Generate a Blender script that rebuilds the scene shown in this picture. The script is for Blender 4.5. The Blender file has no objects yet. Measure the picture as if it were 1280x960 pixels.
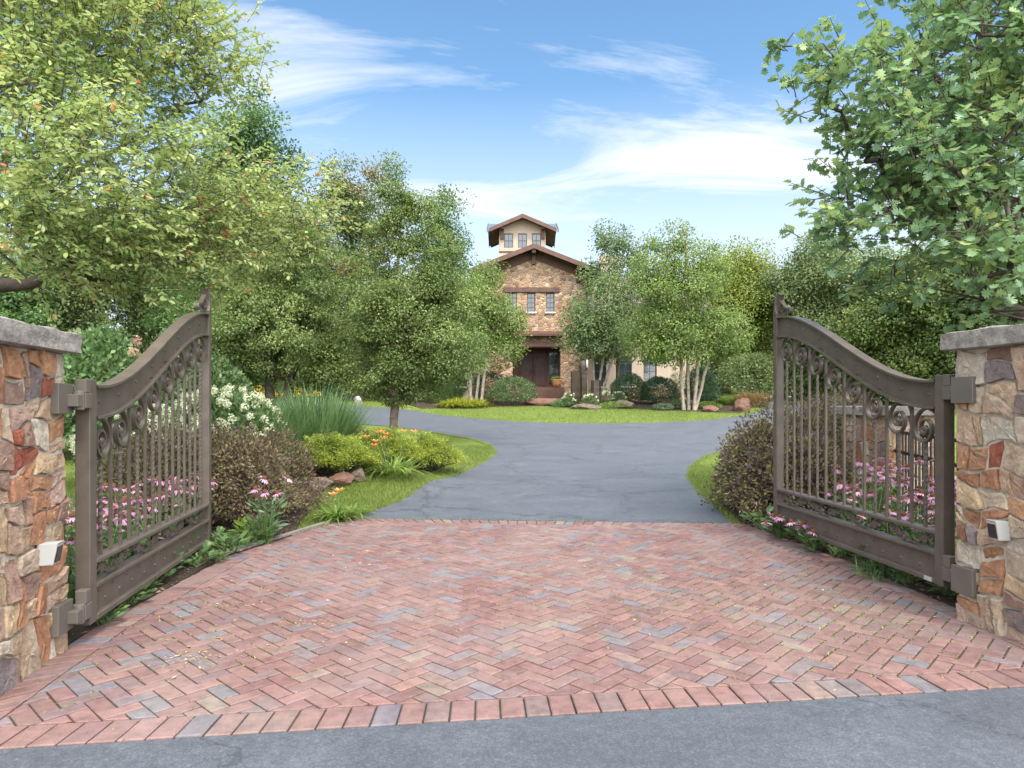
import bpy, bmesh, math, random
import numpy as np
from mathutils import Vector, Matrix

R = math.radians
scene = bpy.context.scene
COL = scene.collection
FOC, EYE, HOR = 853.0, 1.4, 505.0      # focal length in photo pixels, eye height, horizon row


# ------------------------------------------------------------------ helpers
def at(px, py, d):
    return Vector(((px - 640) / FOC * d, d, EYE - (py - HOR) / FOC * d))


def smooth(t):
    t = np.clip(t, 0, 1)
    return t * t * (3 - 2 * t)


BY = np.array([-500, 8.5, 12, 16, 20, 24, 27, 31, 36, 40, 44, 50, 70, 3000.0])
BZ = np.array([0, 0, .10, .24, .38, .52, .63, .85, 1.18, 1.40, 1.58, 1.72, 1.9, 2.2])


def base_h(y):
    return np.interp(y, BY, BZ)


MOUNDS = [(-3.7, 11.5, 1.5, 3.2, .30), (-2.1, 10.9, .9, 1.1, .20), (3.5, 39.5, 9.5, 3.2, .22)]


def ground_h(x, y):
    h = base_h(y) + 0.0 * x
    for (mx, my, sx, sy, a) in MOUNDS:
        h = h + a * np.exp(-((x - mx) / sx) ** 2 - ((y - my) / sy) ** 2) * smooth((y - 8.4) / 2.5)
    return h


def gz(x, y):
    return float(ground_h(np.float64(x), np.float64(y)))


def unproj(px, py):
    """where the ray through a photo pixel meets the sloping ground"""
    k = (py - HOR) / FOC
    lo, hi = 0.5, 90.0
    for _ in range(50):
        m = (lo + hi) / 2
        if EYE - k * m > float(base_h(m)):
            lo = m
        else:
            hi = m
    return ((px - 640) / FOC * lo, lo)


def link(o, parent=None):
    COL.objects.link(o)
    if parent is not None:
        o.parent = parent
    return o


def mark(o, label=None, cat=None, group=None, kind=None):
    if label: o['label'] = label
    if cat: o['category'] = cat
    if group: o['group'] = group
    if kind: o['kind'] = kind
    return o


def thing(name, label, cat, loc=(0, 0, 0), rz=0.0, group=None):
    o = bpy.data.objects.new(name, None)
    o.empty_display_size = .2
    o.location = loc
    o.rotation_euler = (0, 0, rz)
    link(o)
    return mark(o, label, cat, group)


class MB:
    """mesh builder: collects polygons and per-vertex colour"""
    def __init__(self):
        self.v = []; self.f = []; self.m = []; self.c = []

    def add(self, vs, fs, mi=0, col=None):
        n = len(self.v)
        self.v.extend([tuple(p) for p in vs])
        self.f.extend([tuple(i + n for i in f) for f in fs])
        self.m.extend([mi] * len(fs))
        self.c.extend([col or (1, 1, 1, 1)] * len(vs))

    def box(self, x0, x1, y0, y1, z0, z1, mi=0, col=None, M=None):
        vs = [Vector(p) for p in ((x0, y0, z0), (x1, y0, z0), (x1, y1, z0), (x0, y1, z0), (x0, y0, z1), (x1, y0, z1), (x1, y1, z1), (x0, y1, z1))]
        if M is not None: vs = [M @ p for p in vs]
        self.add(vs, [(0, 3, 2, 1), (4, 5, 6, 7), (0, 1, 5, 4), (1, 2, 6, 5), (2, 3, 7, 6), (3, 0, 4, 7)], mi, col)

    def tube(self, pts, rad, n=8, mi=0, col=None, cap=True, flat=None):
        """tube along points; rad a number or list; flat=(a,b,upvec) gives a flat bar section"""
        pts = [Vector(p) for p in pts]
        m = len(pts)
        rads = rad if isinstance(rad, (list, tuple)) else [rad] * m
        vs = []
        ref = None
        for i, p in enumerate(pts):
            t = (pts[min(i + 1, m - 1)] - pts[max(i - 1, 0)])
            t = t.normalized() if t.length > 1e-9 else Vector((0, 0, 1))
            if flat:
                a = Vector(flat[2]).normalized()
                b = t.cross(a).normalized()
                ra, rb = flat[0], flat[1]
                for (s, u) in ((1, 1), (-1, 1), (-1, -1), (1, -1)):
                    vs.append(p + a * (ra * s) + b * (rb * u))
                continue
            if ref is None:
                ref = t.orthogonal().normalized()
            ref = (ref - t * ref.dot(t))
            ref = ref.normalized() if ref.length > 1e-6 else t.orthogonal().normalized()
            b = t.cross(ref)
            for k in range(n):
                an = 2 * math.pi * k / n
                vs.append(p + (ref * math.cos(an) + b * math.sin(an)) * rads[i])
        nn = 4 if flat else n
        fs = []
        for i in range(m - 1):
            for k in range(nn):
                k2 = (k + 1) % nn
                fs.append((i * nn + k, i * nn + k2, (i + 1) * nn + k2, (i + 1) * nn + k))
        if cap:
            fs.append(tuple(range(nn - 1, -1, -1)))
            fs.append(tuple((m - 1) * nn + k for k in range(nn)))
        self.add(vs, fs, mi, col)

    def lathe(self, prof, n=12, mi=0, origin=(0, 0, 0), col=None):
        vs = []; fs = []
        o = Vector(origin)
        for (r, z) in prof:
            for k in range(n):
                a = 2 * math.pi * k / n
                vs.append(o + Vector((r * math.cos(a), r * math.sin(a), z)))
        for i in range(len(prof) - 1):
            for k in range(n):
                k2 = (k + 1) % n
                fs.append((i * n + k, i * n + k2, (i + 1) * n + k2, (i + 1) * n + k))
        self.add(vs, fs, mi, col)

    def dome(self, c, r, nrm, n=6, mi=0):
        """small rivet head"""
        nrm = Vector(nrm).normalized()
        a = nrm.orthogonal().normalized(); b = nrm.cross(a)
        c = Vector(c)
        vs = []
        for (rr, h) in ((1, 0), (.75, .5)):
            for k in range(n):
                t = 2 * math.pi * k / n
                vs.append(c + (a * math.cos(t) + b * math.sin(t)) * r * rr + nrm * r * h)
        vs.append(c + nrm * r * .75)
        fs = []
        for k in range(n):
            k2 = (k + 1) % n
            fs.append((k, k2, n + k2, n + k)); fs.append((n + k, n + k2, 2 * n))
        self.add(vs, fs, mi)

    def mesh(self, name, mats, smooth_=False, angle=None):
        me = bpy.data.meshes.new(name)
        me.from_pydata(self.v, [], self.f)
        for mt in (mats if isinstance(mats, (list, tuple)) else [mats]):
            me.materials.append(mt)
        me.polygons.foreach_set('material_index', self.m)
        a = me.color_attributes.new('col', 'FLOAT_COLOR', 'POINT')
        a.data.foreach_set('color', np.array(self.c, dtype=np.float32).ravel())
        if smooth_:
            me.polygons.foreach_set('use_smooth', [True] * len(me.polygons))
            if angle is not None:
                me.set_sharp_from_angle(angle=angle)
        me.update()
        return me

    def build(self, name, mats, parent=None, smooth_=False, angle=None, loc=None):
        o = bpy.data.objects.new(name, self.mesh(name, mats, smooth_, angle))
        if loc is not None: o.location = loc
        return link(o, parent)


def bevel_obj(o, w=.006, seg=2):
    bm = bmesh.new(); bm.from_mesh(o.data)
    bmesh.ops.remove_doubles(bm, verts=bm.verts, dist=1e-5)
    ed = [e for e in bm.edges if len(e.link_faces) == 2 and e.calc_face_angle(0) > .6]
    bmesh.ops.bevel(bm, geom=ed, offset=w, segments=seg, affect='EDGES', profile=.6)
    bm.to_mesh(o.data); bm.free()
    return o


# ------------------------------------------------------------------ materials
def nt(mat):
    mat.use_nodes = True
    t = mat.node_tree
    t.nodes.clear()
    out = t.nodes.new('ShaderNodeOutputMaterial')
    return t, out


def N(t, kind, **kw):
    n = t.nodes.new(kind)
    for k, v in kw.items():
        if k in ('inputs',):
            for kk, vv in v.items(): n.inputs[kk].default_value = vv
        else:
            setattr(n, k, v)
    return n


def ramp(t, stops, interp='LINEAR'):
    n = t.nodes.new('ShaderNodeValToRGB')
    n.color_ramp.interpolation = interp
    el = n.color_ramp.elements
    while len(el) > 1: el.remove(el[-1])
    el[0].position = stops[0][0]; el[0].color = (*stops[0][1], 1)
    for p, c in stops[1:]:
        e = el.new(p); e.color = (*c, 1)
    return n


def mixc(t, a, b, fac, mode='MIX'):
    n = t.nodes.new('ShaderNodeMix'); n.data_type = 'RGBA'; n.blend_type = mode
    for sock, v in ((n.inputs[0], fac), (n.inputs[6], a), (n.inputs[7], b)):
        if hasattr(v, 'is_output'): t.links.new(v, sock)
        elif isinstance(v, (int, float)): sock.default_value = v
        else: sock.default_value = (*v, 1)
    return n.outputs[2]


def noise(t, scale, detail=4, rough=.55, coord='Object', vec=None, dist=0.0):
    n = N(t, 'ShaderNodeTexNoise', inputs={'Scale': scale, 'Detail': detail, 'Roughness': rough, 'Distortion': dist})
    if vec is None:
        tc = N(t, 'ShaderNodeTexCoord'); vec = tc.outputs[coord]
    t.links.new(vec, n.inputs['Vector'])
    return n


def leaf_mat(name, stops, translucent=.35, rough=.5, noise_scale=.9, spec=.35):
    m = bpy.data.materials.new(name); t, out = nt(m)
    at_ = N(t, 'ShaderNodeAttribute', attribute_name='rnd')
    no = noise(t, noise_scale, 2)
    a = N(t, 'ShaderNodeMath', operation='MULTIPLY_ADD', inputs={1: .55, 2: -.275}); t.links.new(no.outputs[0], a.inputs[0])
    b = N(t, 'ShaderNodeMath', operation='ADD', use_clamp=True); t.links.new(a.outputs[0], b.inputs[0]); t.links.new(at_.outputs['Fac'], b.inputs[1])
    rp = ramp(t, stops); t.links.new(b.outputs[0], rp.inputs[0])
    p = N(t, 'ShaderNodeBsdfPrincipled', inputs={'Roughness': rough, 'Specular IOR Level': spec})
    t.links.new(rp.outputs[0], p.inputs['Base Color'])
    tr = N(t, 'ShaderNodeBsdfTranslucent')
    tc = mixc(t, rp.outputs[0], (1.0, 1.0, .35), .5, 'MULTIPLY')
    g = N(t, 'ShaderNodeGamma', inputs={1: .85}); t.links.new(tc, g.inputs[0]); t.links.new(g.outputs[0], tr.inputs[0])
    mx = N(t, 'ShaderNodeMixShader', inputs={0: translucent})
    t.links.new(p.outputs[0], mx.inputs[1]); t.links.new(tr.outputs[0], mx.inputs[2]); t.links.new(mx.outputs[0], out.inputs[0])
    return m


def simple(name, col, rough=.6, metal=0, spec=.4, var=.0, vscale=6, bump=0, bscale=40, col2=None, use_attr=False, detail=5):
    m = bpy.data.materials.new(name); t, out = nt(m)
    p = N(t, 'ShaderNodeBsdfPrincipled', inputs={'Roughness': rough, 'Metallic': metal, 'Specular IOR Level': spec})
    src = None
    if use_attr:
        src = N(t, 'ShaderNodeAttribute', attribute_name='col').outputs['Color']
    if var or col2:
        no = noise(t, vscale, detail, .6)
        c2 = col2 or tuple(c * (1 - var) for c in col)
        c1 = col if col2 else tuple(min(1, c * (1 + var)) for c in col)
        rp = ramp(t, [(.3, c2), (.7, c1)]); t.links.new(no.outputs[0], rp.inputs[0])
        src = mixc(t, src, rp.outputs[0], 1.0, 'MULTIPLY') if src is not None else rp.outputs[0]
    if src is not None: t.links.new(src, p.inputs['Base Color'])
    else: p.inputs['Base Color'].default_value = (*col, 1)
    if bump:
        nb = noise(t, bscale, 6, .65)
        b = N(t, 'ShaderNodeBump', inputs={'Strength': bump, 'Distance': .02}); t.links.new(nb.outputs[0], b.inputs['Height']); t.links.new(b.outputs[0], p.inputs['Normal'])
    t.links.new(p.outputs[0], out.inputs[0])
    return m


def stone_mat(name):
    """real cut stones: own colour per stone, mineral mottling, rough grain"""
    m = bpy.data.materials.new(name); t, out = nt(m)
    p = N(t, 'ShaderNodeBsdfPrincipled', inputs={'Roughness': .85, 'Specular IOR Level': .25})
    c = N(t, 'ShaderNodeAttribute', attribute_name='col').outputs['Color']
    n1 = noise(t, 9, 6, .65, dist=.6)
    r1 = ramp(t, [(.28, (.62, .58, .55)), (.52, (1, 1, 1)), (.75, (1.35, 1.3, 1.2))]); t.links.new(n1.outputs[0], r1.inputs[0])
    c = mixc(t, c, r1.outputs[0], .9, 'MULTIPLY')
    n2 = noise(t, 3.3, 5, .7, dist=1.2)
    r2 = ramp(t, [(.50, (0, 0, 0)), (.68, (.55, .55, .55))]); t.links.new(n2.outputs[0], r2.inputs[0])
    c = mixc(t, c, (.40, .22, .11), r2.outputs[0])
    n3 = noise(t, 120, 3, .7)
    r3 = ramp(t, [(.3, (.8, .8, .8)), (.7, (1.15, 1.15, 1.15))]); t.links.new(n3.outputs[0], r3.inputs[0])
    c = mixc(t, c, r3.outputs[0], 1.0, 'MULTIPLY')
    t.links.new(c, p.inputs['Base Color'])
    nb = noise(t, 26, 9, .7, dist=.5)
    b = N(t, 'ShaderNodeBump', inputs={'Strength': 1.0, 'Distance': .028}); t.links.new(nb.outputs[0], b.inputs['Height']); t.links.new(b.outputs[0], p.inputs['Normal'])
    t.links.new(p.outputs[0], out.inputs[0])
    return m


def wall_stone_mat(name, scale=3.2, zs=1.5):
    """rubble stone of the house seen from far: irregular cells with mortar"""
    m = bpy.data.materials.new(name); t, out = nt(m)
    p = N(t, 'ShaderNodeBsdfPrincipled', inputs={'Roughness': .85, 'Specular IOR Level': .2})
    tc = N(t, 'ShaderNodeTexCoord')
    mp = N(t, 'ShaderNodeMapping'); mp.inputs['Scale'].default_value = (1, 1, zs); t.links.new(tc.outputs['Object'], mp.inputs[0])
    v = N(t, 'ShaderNodeTexVoronoi', inputs={'Scale': scale, 'Randomness': 1.0}); t.links.new(mp.outputs[0], v.inputs['Vector'])
    e = N(t, 'ShaderNodeTexVoronoi', feature='DISTANCE_TO_EDGE', inputs={'Scale': scale}); t.links.new(mp.outputs[0], e.inputs['Vector'])
    sp = N(t, 'ShaderNodeSeparateColor'); t.links.new(v.outputs['Color'], sp.inputs[0])
    rp = ramp(t, [(0, (0.177, 0.099, 0.063)), (.16, (0.341, 0.185, 0.098)), (.34, (0.442, 0.283, 0.171)), (.5, (0.278, 0.148, 0.091)), (.62, (0.531, 0.382, 0.262)), (.76, (0.253, 0.172, 0.140)), (.88, (0.455, 0.259, 0.140)), (1, (0.582, 0.444, 0.329))])
    t.links.new(sp.outputs[0], rp.inputs[0])
    n1 = noise(t, 14, 5, .7)
    r1 = ramp(t, [(.3, (.7, .7, .7)), (.7, (1.2, 1.2, 1.2))]); t.links.new(n1.outputs[0], r1.inputs[0])
    c = mixc(t, rp.outputs[0], r1.outputs[0], 1.0, 'MULTIPLY')
    er = ramp(t, [(.02, (1, 1, 1)), (.06, (0, 0, 0))]); t.links.new(e.outputs['Distance'], er.inputs[0])
    c = mixc(t, c, (.42, .34, .25), er.outputs[0])
    t.links.new(c, p.inputs['Base Color'])
    er2 = ramp(t, [(.0, (0, 0, 0)), (.14, (1, 1, 1))]); t.links.new(e.outputs['Distance'], er2.inputs[0])
    b = N(t, 'ShaderNodeBump', inputs={'Strength': .8, 'Distance': .05}); t.links.new(er2.outputs[0], b.inputs['Height']); t.links.new(b.outputs[0], p.inputs['Normal'])
    t.links.new(p.outputs[0], out.inputs[0])
    return m


def asphalt_mat(name, base=.055, streak=True):
    m = bpy.data.materials.new(name); t, out = nt(m)
    p = N(t, 'ShaderNodeBsdfPrincipled', inputs={'Roughness': .62, 'Specular IOR Level': .55})
    tc = N(t, 'ShaderNodeTexCoord')
    n1 = noise(t, 95, 4, .85, vec=tc.outputs['Object'])
    r1 = ramp(t, [(.36, (base * .60, base * .68, base * .80)), (.55, (base, base * 1.12, base * 1.32)), (.72, (base * 2.1, base * 2.2, base * 2.4))]); t.links.new(n1.outputs[0], r1.inputs[0])
    mp = N(t, 'ShaderNodeMapping'); mp.inputs['Scale'].default_value = (.55, .8, 1); t.links.new(tc.outputs['Object'], mp.inputs[0])
    n2 = noise(t, 1.5, 9, .68, vec=mp.outputs[0], dist=1.2)
    r2 = ramp(t, [(.30, (.82, .83, .84)), (.5, (1, 1, 1)), (.70, (1.22, 1.21, 1.2))]); t.links.new(n2.outputs[0], r2.inputs[0])
    c = mixc(t, r1.outputs[0], r2.outputs[0], 1.0, 'MULTIPLY')
    n4 = noise(t, 14, 6, .75, vec=tc.outputs['Object'])
    r4 = ramp(t, [(.32, (.80, .80, .81)), (.68, (1.2, 1.2, 1.19))]); t.links.new(n4.outputs[0], r4.inputs[0])
    c = mixc(t, c, r4.outputs[0], 1.0, 'MULTIPLY')
    vo = N(t, 'ShaderNodeTexVoronoi', feature='DISTANCE_TO_EDGE', inputs={'Scale': .42})
    wn = noise(t, 2.2, 5, .7, vec=tc.outputs['Object'])
    wa = N(t, 'ShaderNodeVectorMath', operation='MULTIPLY_ADD'); wa.inputs[1].default_value = (.9, .9, 0); t.links.new(wn.outputs['Color'], wa.inputs[0]); t.links.new(tc.outputs['Object'], wa.inputs[2]); t.links.new(wa.outputs[0], vo.inputs['Vector'])
    ck = ramp(t, [(.003, (.55, .55, .55)), (.010, (0, 0, 0))]); t.links.new(vo.outputs['Distance'], ck.inputs[0])
    c = mixc(t, c, (.02, .022, .026), ck.outputs[0])
    n3 = noise(t, 170, 2, .6, vec=tc.outputs['Object'])
    r3 = ramp(t, [(.68, (0, 0, 0)), (.76, (.45, .45, .45))]); t.links.new(n3.outputs[0], r3.inputs[0])
    c = mixc(t, c, (.3, .31, .32), r3.outputs[0])
    t.links.new(c, p.inputs['Base Color'])
    rr = ramp(t, [(.3, (.62, .62, .62)), (.7, (.78, .78, .78))]); t.links.new(n2.outputs[0], rr.inputs[0]); t.links.new(rr.outputs[0], p.inputs['Roughness'])
    b = N(t, 'ShaderNodeBump', inputs={'Strength': .35, 'Distance': .006}); t.links.new(n1.outputs[0], b.inputs['Height']); t.links.new(b.outputs[0], p.inputs['Normal'])
    t.links.new(p.outputs[0], out.inputs[0])
    return m


def brick_mat(name):
    m = bpy.data.materials.new(name); t, out = nt(m)
    p = N(t, 'ShaderNodeBsdfPrincipled', inputs={'Roughness': .82, 'Specular IOR Level': .3})
    c = N(t, 'ShaderNodeAttribute', attribute_name='col').outputs['Color']
    n1 = noise(t, 14, 5, .7)
    r1 = ramp(t, [(.3, (.66, .66, .68)), (.5, (1, 1, 1)), (.7, (1.28, 1.26, 1.26))]); t.links.new(n1.outputs[0], r1.inputs[0])
    c = mixc(t, c, r1.outputs[0], 1.0, 'MULTIPLY')
    n2 = noise(t, 130, 4, .85)
    r2 = ramp(t, [(.3, (.74, .74, .74)), (.7, (1.22, 1.22, 1.22))]); t.links.new(n2.outputs[0], r2.inputs[0])
    c = mixc(t, c, r2.outputs[0], 1.0, 'MULTIPLY')
    n3 = noise(t, 1.1, 5, .65, dist=.7)
    r3 = ramp(t, [(.42, (0, 0, 0)), (.72, (.36, .36, .36))]); t.links.new(n3.outputs[0], r3.inputs[0])
    c = mixc(t, c, (.24, .20, .185), r3.outputs[0])
    t.links.new(c, p.inputs['Base Color'])
    b = N(t, 'ShaderNodeBump', inputs={'Strength': .45, 'Distance': .004}); t.links.new(n2.outputs[0], b.inputs['Height']); t.links.new(b.outputs[0], p.inputs['Normal'])
    t.links.new(p.outputs[0], out.inputs[0])
    return m


def ground_mat(name, stops, scale=2.5, fine=60, bump=.5):
    m = bpy.data.materials.new(name); t, out = nt(m)
    p = N(t, 'ShaderNodeBsdfPrincipled', inputs={'Roughness': .95, 'Specular IOR Level': .1})
    n1 = noise(t, scale, 6, .65)
    n2 = noise(t, fine, 4, .75)
    mx = N(t, 'ShaderNodeMath', operation='MULTIPLY_ADD', inputs={1: .5}); t.links.new(n1.outputs[0], mx.inputs[0])
    h = N(t, 'ShaderNodeMath', operation='MULTIPLY', inputs={1: .5}); t.links.new(n2.outputs[0], h.inputs[0]); t.links.new(h.outputs[0], mx.inputs[2])
    rp = ramp(t, stops); t.links.new(mx.outputs[0], rp.inputs[0]); t.links.new(rp.outputs[0], p.inputs['Base Color'])
    b = N(t, 'ShaderNodeBump', inputs={'Strength': bump, 'Distance': .03}); t.links.new(n2.outputs[0], b.inputs['Height']); t.links.new(b.outputs[0], p.inputs['Normal'])
    t.links.new(p.outputs[0], out.inputs[0])
    return m


def glass_mat(name, tint=(.03, .04, .05)):
    m = bpy.data.materials.new(name); t, out = nt(m)
    p = N(t, 'ShaderNodeBsdfPrincipled', inputs={'Roughness': .04, 'Specular IOR Level': .9})
    p.inputs['Base Color'].default_value = (*tint, 1)
    p.inputs['Coat Weight'].default_value = .6
    p.inputs['Coat Roughness'].default_value = .03
    t.links.new(p.outputs[0], out.inputs[0])
    return m


def roof_mat(name, c1, c2):
    m = bpy.data.materials.new(name); t, out = nt(m)
    p = N(t, 'ShaderNodeBsdfPrincipled', inputs={'Roughness': .7, 'Specular IOR Level': .3})
    br = N(t, 'ShaderNodeTexBrick', inputs={'Scale': 1.0, 'Mortar Size': .012, 'Brick Width': .28, 'Row Height': .2})
    br.inputs['Color1'].default_value = (*c1, 1); br.inputs['Color2'].default_value = (*c2, 1); br.inputs['Mortar'].default_value = (.03, .025, .025, 1)
    tc = N(t, 'ShaderNodeTexCoord'); t.links.new(tc.outputs['Object'], br.inputs[0])
    t.links.new(br.outputs[0], p.inputs['Base Color']); t.links.new(p.outputs[0], out.inputs[0])
    return m


G = {}
G['serviceberry'] = leaf_mat('serviceberry_leaf', [(0, (0.117, 0.194, 0.064)), (.35, (0.232, 0.333, 0.109)), (.7, (0.411, 0.487, 0.180)), (.965, (0.589, 0.617, 0.300)), (.988, (0.750, 0.276, 0.138)), (1, (0.803, 0.244, 0.138))], .42, .42)
G['oak'] = leaf_mat('oak_leaf', [(0, (0.092, 0.185, 0.100)), (.5, (0.179, 0.299, 0.147)), (.8, (0.298, 0.419, 0.166)), (1, (0.466, 0.515, 0.207))], .38, .36, spec=.5)
G['pear'] = leaf_mat('pear_leaf', [(0, (0.077, 0.121, 0.036)), (.5, (0.147, 0.208, 0.058)), (1, (0.265, 0.322, 0.098))], .34, .42)
G['dark'] = leaf_mat('dark_leaf', [(0, (0.048, 0.101, 0.032)), (.5, (0.098, 0.176, 0.052)), (1, (0.179, 0.276, 0.079))], .3, .45)
G['birch'] = leaf_mat('birch_leaf', [(0, (0.093, 0.154, 0.041)), (.5, (0.180, 0.257, 0.068)), (1, (0.304, 0.368, 0.115))], .4, .42)
G['greybirch'] = leaf_mat('grey_birch_leaf', [(0, (.07, .12, .048)), (.5, (.135, .20, .075)), (1, (.22, .29, .11))], .36, .42)
G['yellowgreen'] = leaf_mat('yellow_green_leaf', [(0, (.09, .14, .028)), (.5, (.19, .25, .045)), (.85, (.32, .35, .06)), (1, (.45, .40, .06))], .4, .45, .35)
G['maple'] = leaf_mat('turning_leaf', [(0, (.06, .10, .028)), (.5, (.11, .15, .04)), (.72, (.19, .19, .05)), (.86, (.30, .13, .05)), (1, (.36, .10, .05))], .35, .45, .55)
G['wood'] = leaf_mat('woodland_leaf', [(0, (0.070, 0.113, 0.044)), (.5, (0.143, 0.201, 0.072)), (1, (0.251, 0.301, 0.105))], .32, .45, .3)
G['boxwood'] = leaf_mat('boxwood_leaf', [(0, (0.051, 0.093, 0.036)), (.6, (0.101, 0.163, 0.062)), (1, (0.189, 0.262, 0.097))], .22, .38)
G['darkshrub'] = leaf_mat('dark_shrub_leaf', [(0, (0.029, 0.065, 0.031)), (.6, (0.055, 0.111, 0.049)), (1, (0.104, 0.176, 0.072))], .22, .4)
G['spirea'] = leaf_mat('bronze_leaf', [(0, (0.061, 0.034, 0.041)), (.28, (0.116, 0.073, 0.061)), (.5, (0.149, 0.131, 0.061)), (.72, (0.211, 0.185, 0.079)), (.9, (0.255, 0.150, 0.115)), (1, (0.277, 0.087, 0.086))], .3, .5, 2.2)
G['plum'] = leaf_mat('plum_leaf', [(0, (0.070, 0.043, 0.057)), (.35, (0.133, 0.080, 0.088)), (.6, (0.151, 0.145, 0.057)), (.85, (0.284, 0.232, 0.076)), (1, (0.354, 0.247, 0.189))], .28, .5, 2.0)
G['juniper'] = leaf_mat('juniper_leaf', [(0, (0.048, 0.086, 0.022)), (.4, (0.146, 0.202, 0.030)), (.8, (0.355, 0.405, 0.050)), (1, (0.502, 0.506, 0.079))], .25, .5, 1.2)
G['bluegrass'] = leaf_mat('blue_green_blade', [(0, (0.069, 0.131, 0.058)), (.5, (0.125, 0.225, 0.090)), (1, (0.239, 0.338, 0.135))], .3, .45)
G['goldgrass'] = leaf_mat('gold_blade', [(0, (.16, .22, .03)), (.5, (.34, .38, .045)), (1, (.58, .52, .06))], .35, .5)
G['redgrass'] = leaf_mat('red_blade', [(0, (.14, .16, .05)), (.5, (.27, .20, .08)), (1, (.36, .12, .08))], .3, .5, 1.2)
G['lily'] = leaf_mat('strap_leaf', [(0, (.08, .15, .03)), (.5, (.17, .27, .05)), (1, (.34, .42, .10))], .35, .4)
G['perennial'] = leaf_mat('perennial_leaf', [(0, (0.053, 0.101, 0.039)), (.5, (0.099, 0.167, 0.061)), (1, (0.173, 0.253, 0.091))], .3, .45)
G['greyleaf'] = leaf_mat('grey_green_leaf', [(0, (.07, .12, .07)), (.5, (.13, .19, .11)), (1, (.24, .30, .19))], .3, .5)
G['hydrangea'] = leaf_mat('hydrangea_leaf', [(0, (0.063, 0.114, 0.043)), (.5, (0.113, 0.194, 0.072)), (1, (0.189, 0.285, 0.101))], .3, .45)
G['lawnblade'] = leaf_mat('lawn_blade', [(0, (.10, .155, .032)), (.5, (.165, .225, .045)), (.9, (.25, .30, .07)), (1, (.36, .34, .14))], .3, .5, .5)
M_WHITEFL = leaf_mat('cream_petal', [(0, (.52, .55, .34)), (.5, (.72, .72, .52)), (1, (.82, .80, .68))], .3, .6)
M_YELLOWFL = leaf_mat('yellow_petal', [(0, (.62, .36, .02)), (.6, (.78, .52, .03)), (1, (.82, .60, .06))], .3, .5)
M_PINKFL = leaf_mat('pink_petal', [(0, (.50, .20, .38)), (.5, (.66, .32, .52)), (.9, (.78, .50, .64)), (1, (.80, .68, .62))], .35, .5, 3)
M_ORANGEFL = leaf_mat('orange_petal', [(0, (.75, .22, .05)), (.6, (.80, .34, .12)), (1, (.82, .46, .22))], .35, .5)
M_PALEPINK = leaf_mat('dusty_pink_petal', [(0, (.42, .22, .17)), (1, (.58, .38, .30))], .3, .6)
M_CONE = simple('orange_brown_cone', (.15, .055, .022), .8, var=.4, vscale=90, bump=.8, bscale=200)
M_STEM = simple('green_stem', (.10, .17, .05), .6)
M_BARK = simple('grey_brown_bark', (.15, .115, .085), .9, var=.35, vscale=9, bump=.9, bscale=22)
M_DARKBARK = simple('dark_bark', (.085, .065, .052), .9, var=.35, vscale=9, bump=.9, bscale=22)
M_BIRCHBARK = simple('pale_birch_bark', (.44, .375, .30), .8, col2=(.20, .155, .12), vscale=5, bump=.4, bscale=25)
M_STONE = stone_mat('pillar_stone')
M_MORTAR = simple('cream_mortar', (.50, .44, .35), .95, var=.18, vscale=14, bump=.6, bscale=90)
M_CAP = simple('rough_limestone_cap', (.37, .335, .29), .95, col2=(.15, .135, .118), vscale=16, bump=1.0, bscale=30, detail=9)
M_IRON = simple('bronze_brown_paint', (.090, .071, .055), .40, 0, .5, var=.22, vscale=7, bump=.10, bscale=120, detail=8)
M_PLATE = simple('grey_brown_plate', (.11, .093, .076), .5, 0, .5, var=.15, vscale=5)
M_BLACKIRON = simple('black_iron', (.018, .018, .02), .45, 0, .5)
M_PLASTIC = simple('off_white_plastic', (.36, .36, .345), .45)
M_BLACKLENS = simple('black_lens', (.012, .012, .014), .12, spec=.7)
M_STICKER = simple('pale_sticker', (.36, .36, .34), .5)
M_BRICK = brick_mat('clay_paver')
M_SAND = ground_mat('joint_sand', [(.3, (.035, .031, .026)), (.7, (.085, .075, .06))], 3, 90, .3)
M_ASPH = asphalt_mat('sealed_asphalt', .076, True)
M_STREET = asphalt_mat('street_asphalt', .066, False)
M_MULCH = ground_mat('brown_mulch', [(.3, (.030, .022, .016)), (.55, (.075, .055, .04)), (.75, (.15, .115, .085))], 3, 55, 1.0)
M_LAWN = ground_mat('lawn_green', [(.30, (.075, .115, .022)), (.5, (.135, .185, .036)), (.7, (.21, .245, .065))], 1.6, 55, .9)
M_CURB = simple('concrete_edging', (.20, .175, .145), .9, var=.2, vscale=20, bump=.4, bscale=80)
M_ROCK = simple('bed_rock', (.20, .145, .11), .9, col2=(.09, .065, .053), vscale=4, bump=1.0, bscale=16)
M_REDROCK = simple('red_sandstone', (.19, .098, .070), .9, col2=(.115, .058, .042), vscale=4, bump=.8, bscale=16)
M_PALEROCK = simple('pale_stone', (.40, .375, .34), .85, var=.2, vscale=5, bump=.6, bscale=16)
M_BASALT = simple('brown_basalt', (.075, .052, .034), .5, col2=(.024, .019, .015), vscale=3, bump=.8, bscale=10)
M_HSTONE = wall_stone_mat('house_rubble_stone', 3.6, 1.4)
M_STUCCO = simple('beige_stucco', (.45, .352, .275), .9, var=.07, vscale=2, bump=.2, bscale=60)
M_PINKSTUCCO = simple('pink_limestone', (.46, .35, .28), .9, var=.15, vscale=3, bump=.3, bscale=20)
M_TIMBER = simple('red_brown_timber', (.105, .054, .038), .6, var=.25, vscale=3, bump=.15, bscale=40)
M_DARKTIMBER = simple('dark_brown_soffit', (.10, .048, .032), .7, var=.2, vscale=3)
M_ROOF = roof_mat('brown_grey_roof_tile', (.16, .115, .10), (.115, .085, .08))
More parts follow.
